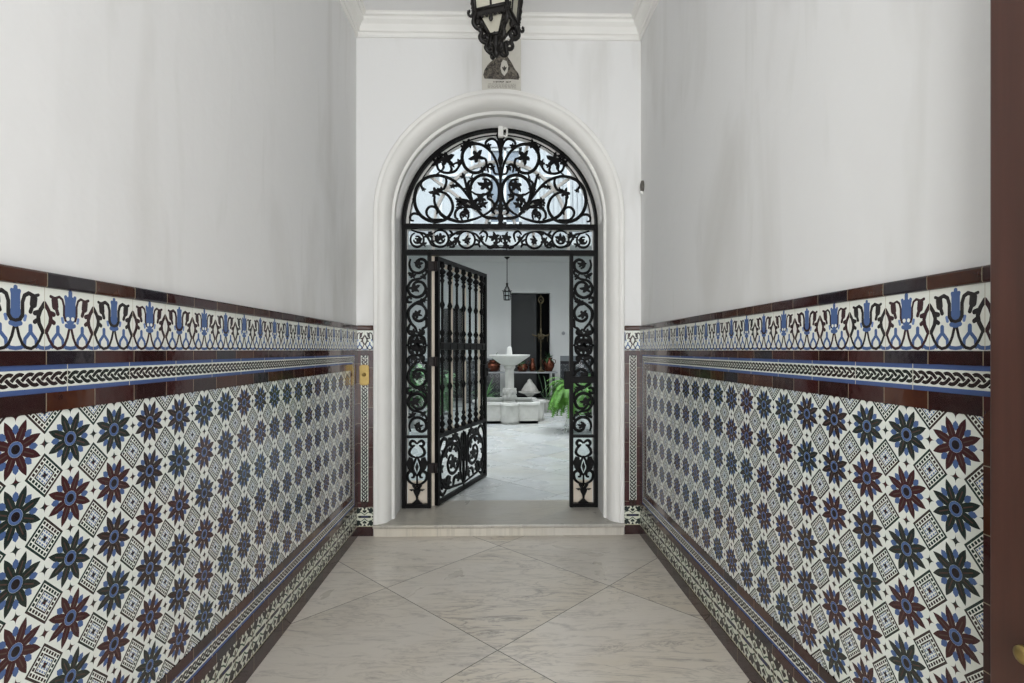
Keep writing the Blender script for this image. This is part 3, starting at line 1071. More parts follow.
    # side panels: rinceau above, urn of foliage below
    up = [
        [(52, 45), (46, 75), (62, 106), (95, 113), (125, 94), (129, 62), (108, 46), (84, 56), (80, 78), (98, 90)],
        [(128, 88), (128, 118), (100, 140), (60, 150), (40, 182), (48, 215), (80, 231), (112, 220), (127, 190), (112, 161), (85, 156), (65, 172), (68, 195), (86, 200)],
        [(127, 190), (131, 225), (110, 246), (75, 262), (45, 290), (41, 325), (54, 356), (76, 380), (84, 400)],
        [(75, 262), (110, 270), (130, 300), (121, 335), (92, 347), (68, 332), (70, 310), (88, 312)],
        [(60, 255), (40, 255), (34, 238), (48, 230), (58, 242)],
        [(54, 356), (40, 385), (48, 408), (84, 415)], [(130, 376), (112, 385), (116, 408), (84, 415)], [(128, 330), (132, 365), (122, 380)],
        [(75, 130), (55, 120), (40, 112)], [(110, 135), (128, 142)],
        [(84, 415), (52, 428), (40, 465)], [(84, 415), (116, 428), (128, 465)], [(84, 415), (80, 440), (58, 450), (50, 465)], [(84, 415), (88, 440), (110, 450), (118, 465)],
        [(40, 465), (30, 465)], [(128, 465), (138, 465)],
        [(40, 182), (32, 182)], [(127, 190), (138, 190)], [(41, 310), (32, 310)], [(130, 305), (138, 305)],
    ]
    ul = [(92, 70, 17, .2), (72, 188, 22, .5), (86, 315, 20, .9), (62, 128, 14, .3), (104, 256, 16, .4), (66, 400, 16, .2), (102, 400, 16, .8), (84, 455, 22, .2), (60, 435, 12, .4), (108, 435, 12, .1), (116, 128, 12, .7), (118, 246, 12, 0)]
    low = [
        [(84, 333), (72, 322), (58, 318), (48, 332), (56, 346), (66, 342)], [(72, 340), (52, 358), (44, 380), (54, 396), (76, 405)],
        [(84, 400), (70, 430), (62, 460), (72, 485), (84, 502)], [(84, 548), (60, 542), (38, 522), (34, 492), (52, 477), (68, 489), (66, 508), (54, 509)],
        [(84, 502), (84, 560)], [(84, 580), (72, 560), (60, 548)],
    ]
    for s in (-1, 1):
        m = MB()
        ox = s * xc(584.2)
        def cu(cx, cy, s=s, ox=ox):
            return (ox + s * -1 * (84 - cx) / 4.88 * GS * .98 * -1, zc(250 + cy / 4.88))
        def cm(cx, cy, s=s, ox=ox):
            return cu(cx, 930 - cy)
        strokes(m, up, cu, .0112, None, 4)
        strokes(m, up, cm, .0112, None, 4)
        for cx, cy, r, rot in ul:
            for f in (cu, cm):
                x, z = f(cx, cy)
                star_leaf(m, (x, z), r * 1.45 / 4.88 * GS, rot)
        m.build('rinceau_panel', M['iron'], root)
        m = MB()
        def cl(cx, cy, ox=ox):
            return (ox + (cx - 84) / 5.25 * GS, zc(380 + cy / 5.25))
        strokes(m, low, cl, .0105, ox, 4)
        for sg in (1, -1):
            for pl in ([(42, 402), (62, 408), (69, 438), (58, 470), (48, 478), (36, 462), (28, 434)],):
                blob(m, [(ox + sg * (cl(a, b)[0] - ox), cl(a, b)[1]) for a, b in pl])
        pot = [(44, 572), (56, 580), (64, 576), (70, 592), (78, 608), (80, 624), (66, 638), (50, 650)]
        blob(m, [cl(a, b) for a, b in pot] + [cl(168 - a, b) for a, b in pot][::-1], -.010, .010)
        blob(m, [cl(84 + a, 455 + b) for a, b in ((0, -26), (9, 0), (0, 30), (-9, 0))])
        m.build('urn_panel', M['iron'], root)
    # keeper for the lock on the right-hand panel
    m = MB()
    m.box(xc(565.2), xc(596), -.030, .012, zc(383), zc(376.5))
    m.box(xc(564.8), xc(571), -.036, .020, zc(389), zc(371))
    m.build('lock_keeper', M['iron'], root, bevel=0.003)
    # hinge sockets on the left-hand stile
    for y in (266.5, 361.5, 467.5):
        m = MB()
        m.box(xc(429.5), xc(435), -.03, .026, zc(y + 4.5), zc(y - 4.5))
        m.build('hinge_socket', M['rust_iron'], root, bevel=0.004)


def gate():
    ang = math.radians(70.0)
    hx, hy = -.528, YG + .01
    W = 1.11
    root = thing('iron_gate', (hx, hy, ZS + .012), 'black wrought-iron gate leaf of seven turned bars swung open into the courtyard', 'gate', rz=ang)
    b0 = ZS + .012
    H = 2.188 - b0
    zr, zm = .684 - b0, 1.437 - b0
    m = MB()
    m.box(0, .034, -.017, .017, 0, H)
    m.box(W - .034, W, -.017, .017, 0, H)
    m.box(.034, W - .034, -.017, .017, 0, .034)
    m.box(.034, W - .034, -.017, .017, H - .034, H)
    m.box(.034, W - .034, -.015, .015, zr - .022, zr + .014)
    m.build('frame', M['iron'], root)
    m = MB()
    m.box(.05, W - .05, -.02, .02, zm - .032, zm + .032)
    for k in range(7):
        x = .034 + (k + .5) * (W - .068) / 7
        m.box(x - .034, x + .034, -.026, .026, zm - .026, zm + .026)
    m.build('middle_rail', M['iron'], root, bevel=0.004)
    zb, zt = zr + .012, H - .03
    def prof():
        p = []
        def knop(z, r, h):
            p.extend([(.011, z - h), (r * .7, z - h * .55), (r, z), (r * .7, z + h * .55), (.011, z + h)])
        p.append((.020, zb))
        p.append((.026, zb + .02)); p.append((.016, zb + .04))
        knop(zb + .075, .027, .03)
        p.append((.020, zb + .125)); p.append((.011, zb + .15))
        knop(1.086 - b0, .024, .035)
        knop(zm - .115, .026, .03)
        p.append((.018, zm - .06)); p.append((.018, zm + .06))
        knop(zm + .115, .026, .03)
        knop(1.79 - b0, .024, .035)
        knop(zt - .16, .022, .022)
        p.append((.026, zt - .115))
        knop(zt - .085, .034, .028)
        p.append((.024, zt - .04)); p.append((.020, zt))
        return p
    me = None
    for k in range(7):
        x = .034 + (k + .5) * (W - .068) / 7
        if me is None:
            m = MB(); m.lathe(prof(), 10)
            o = m.build('baluster', M['iron'], root); me = o
        else:
            o = me.copy(); COL.objects.link(o); o.parent = root
        o.location = (x, 0, 0)
    # scroll panel below the bars
    m = MB()
    z0, z1 = .034, zr - .022
    hh = z1 - z0
    c = W / 2
    U = lambda a, b: (c + a * (c - .04), z0 + b * hh)
    st = [
        [(-.03, .05), (-.35, .08), (-.75, .14), (-.93, .34), (-.92, .60), (-.72, .80), (-.45, .82), (-.22, .68), (-.20, .46), (-.38, .32), (-.58, .36), (-.66, .52), (-.54, .64), (-.42, .56)],
        [(-.03, .05), (-.14, .30), (-.12, .60), (-.18, .82), (-.36, .95), (-.5, .90)],
        [(-.93, .34), (-.97, .15), (-.85, .05), (-.72, .10)], [(-.92, .60), (-.98, .80), (-.86, .95), (-.70, .92), (-.72, .82)],
        [(0, .0), (0, .35), (0, .98)], [(-.02, .55), (-.10, .80), (-.06, .95)], [(-.45, .10), (-.40, .22), (-.28, .25)], [(-.75, .14), (-.70, .28), (-.60, .30)], [(-.45, .82), (-.55, .72), (-.60, .78)],
    ]
    strokes(m, st, U, .0150, c, 5)
    for a, b, r, rot in ((-.46, .50, .07, .3), (-.30, .74, .055, .8), (-.75, .72, .06, .2), (-.84, .22, .055, .6), (-.20, .20, .05, .5), (-.10, .70, .045, .1), (-.62, .20, .05, .9), (-.92, .48, .045, .4), (-.36, .93, .05, .2), (-.5, .86, .045, .6), (-.24, .46, .045, .1), (-.62, .88, .04, 0)):
        x, z = U(a, b)
        for s in (1, -1):
            star_leaf(m, (c + s * (x - c), z), r * 1.25, rot if s > 0 else PI - rot)
    star_leaf(m, U(0, .5), .05, .3)
    m.build('scroll_panel', M['iron'], root)
    # hinges and lock
    for py in (266.5, 361.5, 467.5):
        z = CAMZ + (350 - py) * GS - b0
        m = MB()
        m.lathe([(.016, -.04), (.018, -.035), (.018, .035), (.016, .04)], 10, (-.018, 0, z))
        m.box(-.018, .02, -.012, .012, z - .03, z + .03)
        m.build('hinge', M['rust_iron'], root)
    m = MB()
    z = 1.20 - b0
    m.box(W - .085, W + .006, -.030, .026, z - .065, z + .055)
    m.box(W + .006, W + .022, -.012, .012, z - .03, z + .03)
    lk = m.build('lock_box', M['iron'], root, bevel=0.004)
    m = MB(); m.tube(cr([(W - .06, -.03, z + .01), (W - .06, -.07, z + .01), (W - .08, -.078, z + .005), (W - .14, -.074, z)]), .008)
    m.build('handle', M['iron'], lk)
    # glazing behind the bars (courtyard side)
    m = MB()
    for xa in (.034, .034 + (W - .068) * 2.05 / 7, .034 + (W - .068) * 4.05 / 7, W - .09):
        m.box(xa, xa + .045, .030, .050, zr, H - .04)
    m.box(.034, W - .045, .030, .050, zr - .02, zr + .02)
    m.box(.034, W - .045, .030, .050, H - .07, H - .035)
    g = m.build('glazing_bars', M['cream_wood'], root)
    m = MB(); m.box(.04, W - .05, .038, .042, zr, H - .05)
    m.build('pane', M['glass'], g)


def screen():
    y = YG + .075
    root = thing('window_1', (.008, y, ZS), 'cream timber glazed screen with radiating fanlight bars behind the iron', 'glazed screen', kind='structure')
    zc = lambda py: CAMZ + (350 - py) * GS - ZS
    xc = lambda px: (px - 501) * GS
    R = .812
    zs = zc(226)
    m = MB()
    N = 36
    def arcbar(r0, r1, a0=0, a1=PI):
        for i in range(N):
            a, b = a0 + (a1 - a0) * i / N, a0 + (a1 - a0) * (i + 1) / N
            m.prism([(r1 * math.cos(a), zs + r1 * math.sin(a)), (r1 * math.cos(b), zs + r1 * math.sin(b)), (r0 * math.cos(b), zs + r0 * math.sin(b)), (r0 * math.cos(a), zs + r0 * math.sin(a))], -.02, .02, fr_xz())
    arcbar(R - .045, R)
    arcbar(.549, .572)
    arcbar(.118, .140)
    for d in (36, 72, 108, 144):
        a = math.radians(d)
        ca, sa = math.cos(a), math.sin(a)
        w = .011
        m.prism([(.13 * ca - w * sa, zs + .13 * sa + w * ca), (.13 * ca + w * sa, zs + .13 * sa - w * ca), ((R - .05) * ca + w * sa, zs + (R - .05) * sa - w * ca), ((R - .05) * ca - w * sa, zs + (R - .05) * sa + w * ca)], -.018, .018, fr_xz())
    m.build('fanlight_bars', M['trim_white'], root)
    m = MB()
    m.box(-R, R, -.02, .02, zc(229), zc(225))
    m.box(-R, R, -.02, .02, zc(254.5), zc(250.5))
    for px in (433, 468, 534.4, 570):
        m.box(xc(px) - .012, xc(px) + .012, -.018, .018, zc(251), zc(228))
    for s in (-1, 1):
        a, b = sorted((s * (R - .03), s * R)); m.box(a, b, -.02, .02, 0, zs)
    m.build('transom_bars', M['trim_white'], root)
    m = MB()
    for s in (-1, 1):
        if s < 0:
            m.box(xc(428.5), xc(436), -.02, .02, 0, zc(254.5))
        else:
            m.box(xc(571.2), xc(574), -.02, .02, 0, zc(254.5))
        a, b = sorted((s * xc(573), s * (R - .03)))
        m.box(a, b, -.02, .02, 0, zc(482.5))
    m.build('side_lights', M['cream_wood'], root)
    m = MB()
    poly = [((R - .06) * math.cos(PI * i / 24), zs + (R - .06) * math.sin(PI * i / 24)) for i in range(25)]
    m.prism(poly, -.003, .003, fr_xz())
    m.box(-R + .03, R - .03, -.003, .003, zc(251), zc(229))
    for s in (-1, 1):
        a, b = sorted((s * xc(573), s * (R - .03)))
        m.box(a, b, -.003, .003, zc(482.5), zc(254.5))
    m.build('pane', M['glass'], root)


# --------------------------------------------------------------------------
def hall_lantern():
    D = 2.6
    s = D / F
    Z = lambda py: CAMZ + (350 - py) * s
    zt = CEIL
    root = thing('hall_lantern', (-.012, D, 0), 'ornate black iron lantern with milky panes hanging from the hall ceiling', 'lantern')
    PH = [math.radians(d) for d in (-65, 25, 115, 205)]
    def P(r, k, z):
        return Vector((r * math.sin(PH[k % 4]), -r * math.cos(PH[k % 4]), z))
    z0, zf, zl, z1, z2 = 3.045, 3.012, 2.945, 3.40, 3.50
    r0, r1 = .110, .150
    zz = lambda z: 3.045 - (3.045 - z) * .84 if z < 3.045 else z
    m = MB()
    for k in range(4):
        m.tube([P(r0, k, zf), P(r1, k, z1)], .0085, 6)
        for z, r in ((z0, r0 + .002), (z1, r1)):
            m.tube([P(r, k, z), P(r, k + 1, z)], .009, 6)
        m.tube([(P(r0, k, z0) + P(r0, k + 1, z0)) / 2, (P(r1, k, z1) + P(r1, k + 1, z1)) / 2], .0055, 6)
        m.tube([P(.126, k, 3.20), P(.126, k + 1, 3.20)], .0055, 6)
        # frieze below the panes with a scalloped edge and a drop
        m.quadpoly([P(r0 + .003, k, z0), P(r0 + .003, k + 1, z0), P(r0, k + 1, zf), P(r0, k, zf)])
        for j in range(7):
            q = P(r0, k, 0).lerp(P(r0, k + 1, 0), (j + .5) / 7)
            m.ball((q.x, q.y, zf - .002), .008, 6, 4)
        c0 = (P(r0, k, 0) + P(r0, k + 1, 0)) / 2
        m.ball((c0.x, c0.y, zf - .018), .011, 6, 5, 1.6)
        # frame of the lower tapered part and the roof ribs
        m.tube([P(.086, k, zf), P(.036, k, zl)], .009, 6)
        m.tube([P(.040, k, zl), P(.040, k + 1, zl)], .008, 6)
        m.tube([P(r1 + .006, k, z1), P(.08, k, z2), P(.02, k, z2 + .06)], .008, 6)
    m.build('frame', M['lantern_iron'], root)
    m = MB()
    for k in range(4):
        m.quadpoly([P(r0 - .002, k, z0), P(r0 - .002, k + 1, z0), P(r1 - .002, k + 1, z1), P(r1 - .002, k, z1)])
        m.quadpoly([P(.038, k, zl), P(.038, k + 1, zl), P(.084, k + 1, zf), P(.084, k, zf)])
    m.build('panes', M['pane_milk'], root)
    m = MB()
    m.lathe([(r1 + .010, z1), (r1 + .010, z1 + .014), (.10, z1 + .05), (.07, z2), (.02, z2 + .06), (.012, z2 + .09)], 4, rot=PH[0] - PI / 2, smooth=False)
    m.build('roof', M['lantern_iron'], root)
    # twisted stays with curled ends and scrolled brackets, one at each corner
    def radial(k, pts):
        a = PH[k]
        return [Vector((r * math.sin(a), -r * math.cos(a), zz(z))) for r, z in pts]
    for k in range(4):
        m = MB()
        top = [(.162, z1), (.144, 3.20), (.131, 3.08), (.125, 3.035), (.128, 3.010), (.138, 3.000), (.148, 3.008), (.148, 3.024), (.140, 3.028)]
        c = cr(radial(k, top), 7)
        m.tube(c, [.0062 + .0022 * math.sin(i * 2.2) for i in range(len(c))], 6)
        m.build('twisted_stay', M['lantern_iron'], root)
        m = MB()
        br = [(.108, 3.030), (.118, 3.000), (.122, 2.968), (.104, 2.945), (.082, 2.952), (.074, 2.976), (.088, 2.992), (.102, 2.980), (.098, 2.966)]
        m.tube(cr(radial(k, br), 6), .0105, 6)
        br2 = [(.098, 2.948), (.080, 2.925), (.088, 2.900), (.078, 2.878), (.056, 2.876), (.046, 2.896), (.058, 2.912), (.070, 2.900)]
        m.tube(cr(radial(k, br2), 6), .0105, 6)
        br3 = [(.060, 2.882), (.052, 2.862), (.058, 2.846), (.044, 2.828), (.026, 2.834), (.024, 2.852), (.036, 2.856)]
        m.tube(cr(radial(k, br3), 6), .0098, 6)
        br4 = [(.036, 2.945), (.030, 2.915), (.034, 2.880), (.022, 2.850)]
        m.tube(cr(radial(k, br4), 6), .0085, 6)
        m.build('scroll_bracket', M['lantern_iron'], root)
    m = MB()
    m.lathe([(.030, zl), (.034, 2.93), (.018, 2.90), (.028, 2.87), (.014, 2.845), (.022, 2.828), (.010, 2.812), (.002, 2.802)][::-1], 10, (0, 0, .5), mi=0)
    for q in m.v:
        q.z = zz(q.z - .5)
    m.build('finial', M['lantern_iron'], root)
    m = MB()
    z = z2 + .08
    i = 0
    while z < zt - .06:
        a = (i % 2) * PI / 2
        pts = [(math.cos(a) * .012 * math.cos(t), math.sin(a) * .012 * math.cos(t), z + .02 + .022 * math.sin(t)) for t in [2 * PI * k / 12 for k in range(12)]]
        m.tube(pts, .0035, 5, closed=True)
        z += .034; i += 1
    m.build('chain', M['lantern_iron'], root)
    m = MB(); m.lathe([(.045, zt), (.045, zt - .012), (.02, zt - .035), (.006, zt - .06)], 14); m.build('ceiling_rose', M['lantern_iron'], root)


# --------------------------------------------------------------------------
# the courtyard
def holed_wall(m, x0, x1, z0, z1, y0, y1, holes):
    xs = sorted({x0, x1} | {h for q in holes for h in q[:2]})
    for a, b in zip(xs, xs[1:]):
        mid = (a + b) / 2
        hs = sorted([(q[2], q[3]) for q in holes if q[0] < mid < q[1]])
        z = z0
        for ha, hb in hs:
            if ha > z:
                m.box(a, b, y0, y1, z, ha)
            z = hb
        if z < z1:
            m.box(a, b, y0, y1, z, z1)


def court():
    y1 = 13.0
    m = MB(); m.box(-3.9, 3.9, YB + .60, 14.6, -.2, ZS + .0006)
    struct(m.build('floor_courtyard', M['court_marble']), 'cool pale marble courtyard floor beyond the gate', 'floor')
    m = MB(); m.box(-3.9, -3.6, YB + .6, y1 + .2, ZS, 6.6)
    struct(m.build('wall_courtyard_left', M['court_wall']), 'white left wall of the courtyard behind the potted plants', 'wall')
    m = MB(); m.box(3.6, 3.9, YB + .6, y1 + .2, ZS, 6.6)
    struct(m.build('wall_courtyard_right', M['court_wall']), 'white right wall of the courtyard behind the fern', 'wall')
    m = MB()
    for s in (-1, 1):
        a, b = sorted((s * (HW + .25), s * 3.9)); m.box(a, b, YB + .3, YB + .6, 0, 6.6)
    struct(m.build('wall_courtyard_front', M['court_wall']), 'courtyard wall flanking the arch on its far side', 'wall')
    m = MB()
    holed_wall(m, -3.6, 3.6, ZS, 3.6, y1, y1 + .2, [(.267, 1.229, ZS, 2.81), (-1.42, -.93, ZS, 2.44)])
    struct(m.build('wall_courtyard_back', M['court_wall']), 'far white courtyard wall with a dark doorway behind the fountain', 'wall')
    m = MB(); m.box(-3.6, 3.6, 10.9, y1 + .2, 3.57, 3.75)
    struct(m.build('ceiling_gallery', M['court_wall']), 'flat gallery ceiling over the far side of the courtyard', 'ceiling')
    m = MB(); m.box(-3.6, 3.6, YB + .6, 6.0, 3.95, 4.12)  # unseen slab, added to shade the courtyard floor near the gate
    struct(m.build('ceiling_shade_slab', M['court_wall']), 'unseen slab added just beyond the arch to shade the near courtyard floor', 'ceiling')
    # architrave of the far doorway, stepped
    m = MB()
    for (xa, xb, zt, xi0, xi1, zi, t) in ((.0, 1.476, 3.05, .09, 1.395, 2.96, .03), (.09, 1.395, 2.96, .267, 1.229, 2.81, .055)):
        m.box(xa, xi0, y1 - t, y1, ZS, zt); m.box(xi1, xb, y1 - t, y1, ZS, zt); m.box(xi0, xi1, y1 - t, y1, zi, zt)
    struct(m.build('trim_7', M['court_wall']), 'stepped white architrave around the dark far doorway', 'architrave')
    # rooms behind the two doorways, their unlit gloom put into the wall colour
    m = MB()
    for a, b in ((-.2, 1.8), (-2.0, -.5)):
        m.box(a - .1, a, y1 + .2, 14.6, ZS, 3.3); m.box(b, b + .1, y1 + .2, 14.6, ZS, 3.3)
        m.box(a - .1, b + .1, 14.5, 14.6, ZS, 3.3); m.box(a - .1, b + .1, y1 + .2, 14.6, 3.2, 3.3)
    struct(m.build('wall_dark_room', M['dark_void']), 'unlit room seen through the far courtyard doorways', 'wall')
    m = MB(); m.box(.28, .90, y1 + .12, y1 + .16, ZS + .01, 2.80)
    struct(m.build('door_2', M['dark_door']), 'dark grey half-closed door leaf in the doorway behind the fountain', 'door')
    # courtyard dado
    m = MB()
    def fr(s, z, t): return (s, y1 - t, z)
    for a, b, zt in ((1.477, 3.6, 1.26), (-.93, -.001, 1.20), (-3.6, -1.42, 1.20)):
        m.prism([(a, ZS), (b, ZS), (b, zt), (a, zt)], 0, .012, fr, lambda s, z: (s, z))
    struct(m.build('trim_8', M['court_tiles']), 'dark patterned tile dado low on the far courtyard wall', 'tile dado')

    # upper storey facing the fanlight
    m = MB()
    holes = [(-1.9, -.55, 3.95, 5.7), (-.25, .45, 4.0, 5.6), (.75, 2.1, 3.95, 5.7)]
    holed_wall(m, -3.6, 3.6, 3.75, 6.6, 10.9, 11.1, holes)
    struct(m.build('wall_upper_gallery', M['upper_wall']), 'white upper storey of the courtyard seen through the fanlight', 'wall')
    for i, (a, b, z0, z1) in enumerate(holes):
        lab = ('wide gallery window behind the left of the fanlight', 'narrow gallery window behind the middle of the fanlight', 'blinded gallery window behind the right of the fanlight')[i]
        w = thing('window_%d' % (i + 2), ((a + b) / 2, 11.0, z0), lab, 'window', kind='structure')
        hw = (b - a) / 2
        H = z1 - z0
        m = MB()
        m.box(-hw, -hw + .06, -.05, .05, 0, H); m.box(hw - .06, hw, -.05, .05, 0, H)
        m.box(-hw, hw, -.05, .05, 0, .06); m.box(-hw, hw, -.05, .05, H - .06, H)
        m.box(-.03, .03, -.05, .05, 0, H); m.box(-hw, hw, -.04, .04, H * .6, H * .6 + .05)
        m.build('frame', M['white_metal'], w)
        m = MB(); m.box(-hw + .05, hw - .05, .0, .01, .05, H - .05); m.build('pane', M['far_pane'] if i == 1 else M['blind'], w)
        if i == 2:
            m = MB()
            for k in range(12):
                x = -hw + .08 + k * (2 * hw - .16) / 12
                m.box(x, x + .07, -.025, -.012, .08, H - .08)
            m.build('blind', M['blind'], w)

    # small grey fitting on the far wall
    m = MB(); m.lathe([(.045, 0), (.045, .012), (.036, .02), (.02, .022)], 14)
    o = m.build('wall_socket', M['shelf_stone'])
    o.rotation_euler = (PI / 2, 0, 0); o.location = (1.56, y1 - .001, 1.82)
    tag(o, 'small round grey socket on the far wall right of the dark doorway', 'socket')


def fountain():
    X, Y = .177, 9.9
    t = thing('fountain', (X, Y, ZS), 'white marble courtyard fountain with a lobed basin and shallow bowl', 'fountain')
    def plan(h, r):
        pts = []
        for k in range(4):
            a0 = -PI / 2 + k * PI / 2
            ca, sa = math.cos(a0), math.sin(a0)
            rot = lambda x, y: (x * ca - y * sa, x * sa + y * ca)
            pts.append(rot(h, -h))
            for i in range(11):
                a = -PI / 2 + PI * i / 10
                pts.append(rot(h + r * .92 * math.cos(a), r * math.sin(a)))
        return pts
    def rim(m, po, pi, z0, z1):
        n = len(m.v); k = len(po)
        for z, pp in ((z0, po), (z1, po), (z1, pi), (z0, pi)):
            m.v += [Vector((a, b, z)) for a, b in pp]
        for i in range(k):
            j = (i + 1) % k
            for q in range(4):
                w = (q + 1) % 4
                m.face((n + q * k + i, n + q * k + j, n + w * k + j, n + w * k + i))
    po, pi_ = plan(.52, .175), plan(.43, .15)
    m = MB()
    rim(m, plan(.50, .165), plan(.44, .15), 0, .335)
    m.prism(plan(.50, .165), 0, .05, lambda a, b, d: (a, b, d))
    b = m.build('basin', M['fountain_marble'], t)
    m = MB(); rim(m, plan(.53, .18), plan(.43, .145), .335, .378)
    m.build('basin_rim', M['bowl_marble'], t, bevel=0.006)
    m = MB(); m.prism(plan(.44, .15), .24, .245, lambda a, b, d: (a, b, d))
    m.build('water', simple('still_water', srgb(120, 130, 130), 0.05), t)
    # pedestal
    m = MB()
    m.lathe([(.16, .05), (.16, .30), (.13, .33), (.115, .36)], 8, rot=PI / 8, smooth=False)
    m.lathe([(.105, .36), (.118, .42), (.126, .50), (.118, .555), (.135, .585), (.120, .60)], 16)
    for k in range(8):
        a = k * PI / 4
        for zc, r, o in ((.43, .102, 0), (.53, .108, PI / 8)):
            m.ball((r * math.cos(a + o), r * math.sin(a + o), zc), .036, 8, 6, 1.6)
    m.build('carved_base', M['fountain_marble'], t)
    m = MB()
    m.lathe([(.090, .59), (.088, .93), (.092, .95), (.110, .975), (.118, .99), (.118, 1.01), (.09, 1.03)], 8, rot=PI / 8, smooth=False)
    m.build('shaft', M['fountain_marble'], t)
    m = MB()
    m.lathe([(.10, 1.02), (.15, 1.04), (.24, 1.10), (.33, 1.165), (.37, 1.19), (.382, 1.205), (.382, 1.228), (.365, 1.228), (.33, 1.20), (.2, 1.15), (.05, 1.13)], 32)
    m.build('bowl', M['bowl_marble'], t)
    m = MB(); m.lathe([(.062, 1.13), (.055, 1.22), (.050, 1.28), (.040, 1.355), (.030, 1.375), (.012, 1.378)], 14)
    m.build('nozzle', M['bowl_marble'], t)


def foliage_leaf(m, base, direction, length, width, droop, n=5, up=Vector((0, 0, 1)), mi=0):
    """a single arching blade of n segments"""
    d = Vector(direction).normalized()
    side = d.cross(up)
    side = side.normalized() if side.length > 1e-4 else Vector((1, 0, 0))
    p = Vector(base)
    L, Rr = [], []
    for i in range(n + 1):
        t = i / n
        w = width * math.sin(PI * min(.97, .10 + .88 * t)) * .5
        L.append(p + side * w); Rr.append(p - side * w)
        d = (d + Vector((0, 0, -droop / n))).normalized()
        p = p + d * (length / n)
    k = len(m.v)
    for a, b in zip(L, Rr):
        m.v += [a, b]
    for i in range(n):
        m.face((k + 2 * i, k + 2 * i + 1, k + 2 * i + 3, k + 2 * i + 2), None, True, mi)


def fern():
    X, Y = 1.19, 8.5
    t = thing('fern_plant', (X, Y, ZS), 'bright green drooping fern on a white wire stand right of the fountain', 'plant')
    m = MB()
    for k in range(4):
        a = PI / 4 + k * PI / 2
        c, s = math.cos(a), math.sin(a)
        m.tube(cr([(c * .14, s * .14, .60), (c * .11, s * .11, .35), (c * .16, s * .16, .12), (c * .21, s * .21, .008), (c * .24, s * .24, .03)]), .009, 6)
    for z, r in ((.60, .145), (.35, .115), (.08, .175)):
        m.tube([(r * math.cos(2 * PI * i / 20), r * math.sin(2 * PI * i / 20), z) for i in range(20)], .007, 6, closed=True)
    m.build('wire_stand', M['white_metal'], t)
    m = MB(); m.lathe([(.10, .40), (.125, .58), (.14, .66), (.15, .66), (.15, .70), (.13, .70), (.12, .66)], 16)
    m.build('pot', M['terracotta'], t)
    m = MB()
    rg = random.Random(5)
    for i in range(170):
        a = rg.uniform(0, 2 * PI)
        el = rg.uniform(.1, 1.25)
        d = Vector((math.cos(a) * math.cos(el), math.sin(a) * math.cos(el), math.sin(el)))
        n = 9
        L = rg.uniform(.28, .66)
        p = Vector((math.cos(a) * .05, math.sin(a) * .05, .68))
        dr = rg.uniform(2.0, 3.6)
        for j in range(n):
            d2 = (d + Vector((0, 0, -dr / n))).normalized()
            side = d2.cross(Vector((0, 0, 1)))
            side = side.normalized() if side.length > 1e-3 else Vector((1, 0, 0))
            if p.z < .06:
                break
            q = p + d2 * (L / n)
            k = len(m.v)
            w = .010
            m.v += [p + side * .004, p - side * .004, q - side * .004, q + side * .004]
            m.face((k, k + 1, k + 2, k + 3))
            if j >= 1:
                fl = .060 * math.sin(PI * (j + .5) / (n + 1)) + .015
                for sg in (-1, 1):
                    for h in (0.0, .5):
                        b0 = p.lerp(q, h)
                        tip = b0 + side * sg * fl + d2 * fl * .55 + Vector((0, 0, -.012))
                        k = len(m.v)
                        m.v += [b0, b0 + d2 * .030, tip]
                        m.face((k, k + 1, k + 2))
            p, d = q, d2
    m.build('fronds', M['fern'], t)


def potted(name, X, Y, hpot, rpot, z0, nl, lmin, lmax, wid, mat, label, potmat, seed, group=None, spread=(.3, 1.4), droop=1.2):
    t = thing(name, (X, Y, z0), label, 'plant', group)
    m = MB()
    m.lathe([(rpot * .68, 0), (rpot * .9, hpot * .8), (rpot, hpot * .85), (rpot, hpot), (rpot * .88, hpot), (rpot * .85, hpot * .9)], 18)
    m.build('pot', potmat, t)
    m = MB()
    rg = random.Random(seed)
    for i in range(nl):
        a = rg.uniform(0, 2 * PI)
        el = rg.uniform(*spread)
        r = rg.uniform(0, rpot * .5)
        d = (math.cos(a) * math.cos(el), math.sin(a) * math.cos(el), math.sin(el))
        foliage_leaf(m, (r * math.cos(a), r * math.sin(a), hpot * .92), d, rg.uniform(lmin, lmax), wid * rg.uniform(.7, 1.2), droop * rg.uniform(.4, 1.3))
    m.build('foliage', mat, t)
    return t


def bushy(name, X, Y, label, hpot, H, R, seed, mat):
    t = thing(name, (X, Y, ZS), label, 'plant')
    m = MB(); m.lathe([(.13, 0), (.18, hpot * .8), (.20, hpot * .85), (.20, hpot), (.175, hpot), (.17, hpot * .9)], 18)
    m.build('pot', M['terracotta'], t)
    rg = random.Random(seed)
    st, lf = MB(), MB()
    for i in range(16):
        a = rg.uniform(0, 2 * PI)
        top = Vector((math.cos(a) * R * rg.uniform(.2, .8), math.sin(a) * R * rg.uniform(.2, .8), hpot + H * rg.uniform(.45, 1)))
        b = Vector((math.cos(a) * .05, math.sin(a) * .05, hpot * .92))
        mid = b.lerp(top, .5) + Vector((rg.uniform(-.04, .04), rg.uniform(-.04, .04), .05))
        c = cr([b, mid, top], 5)
        st.tube(c, .005, 5)
        for q in c[2:]:
            for k in range(5):
                an, el = rg.uniform(0, 2 * PI), rg.uniform(-.2, .9)
                foliage_leaf(lf, q, (math.cos(an) * math.cos(el), math.sin(an) * math.cos(el), math.sin(el)), rg.uniform(.12, .24), rg.uniform(.05, .09), rg.uniform(.5, 1.6), 3)
    st.build('stems', M['leaf_dark'], t)
    lf.build('foliage', mat, t)


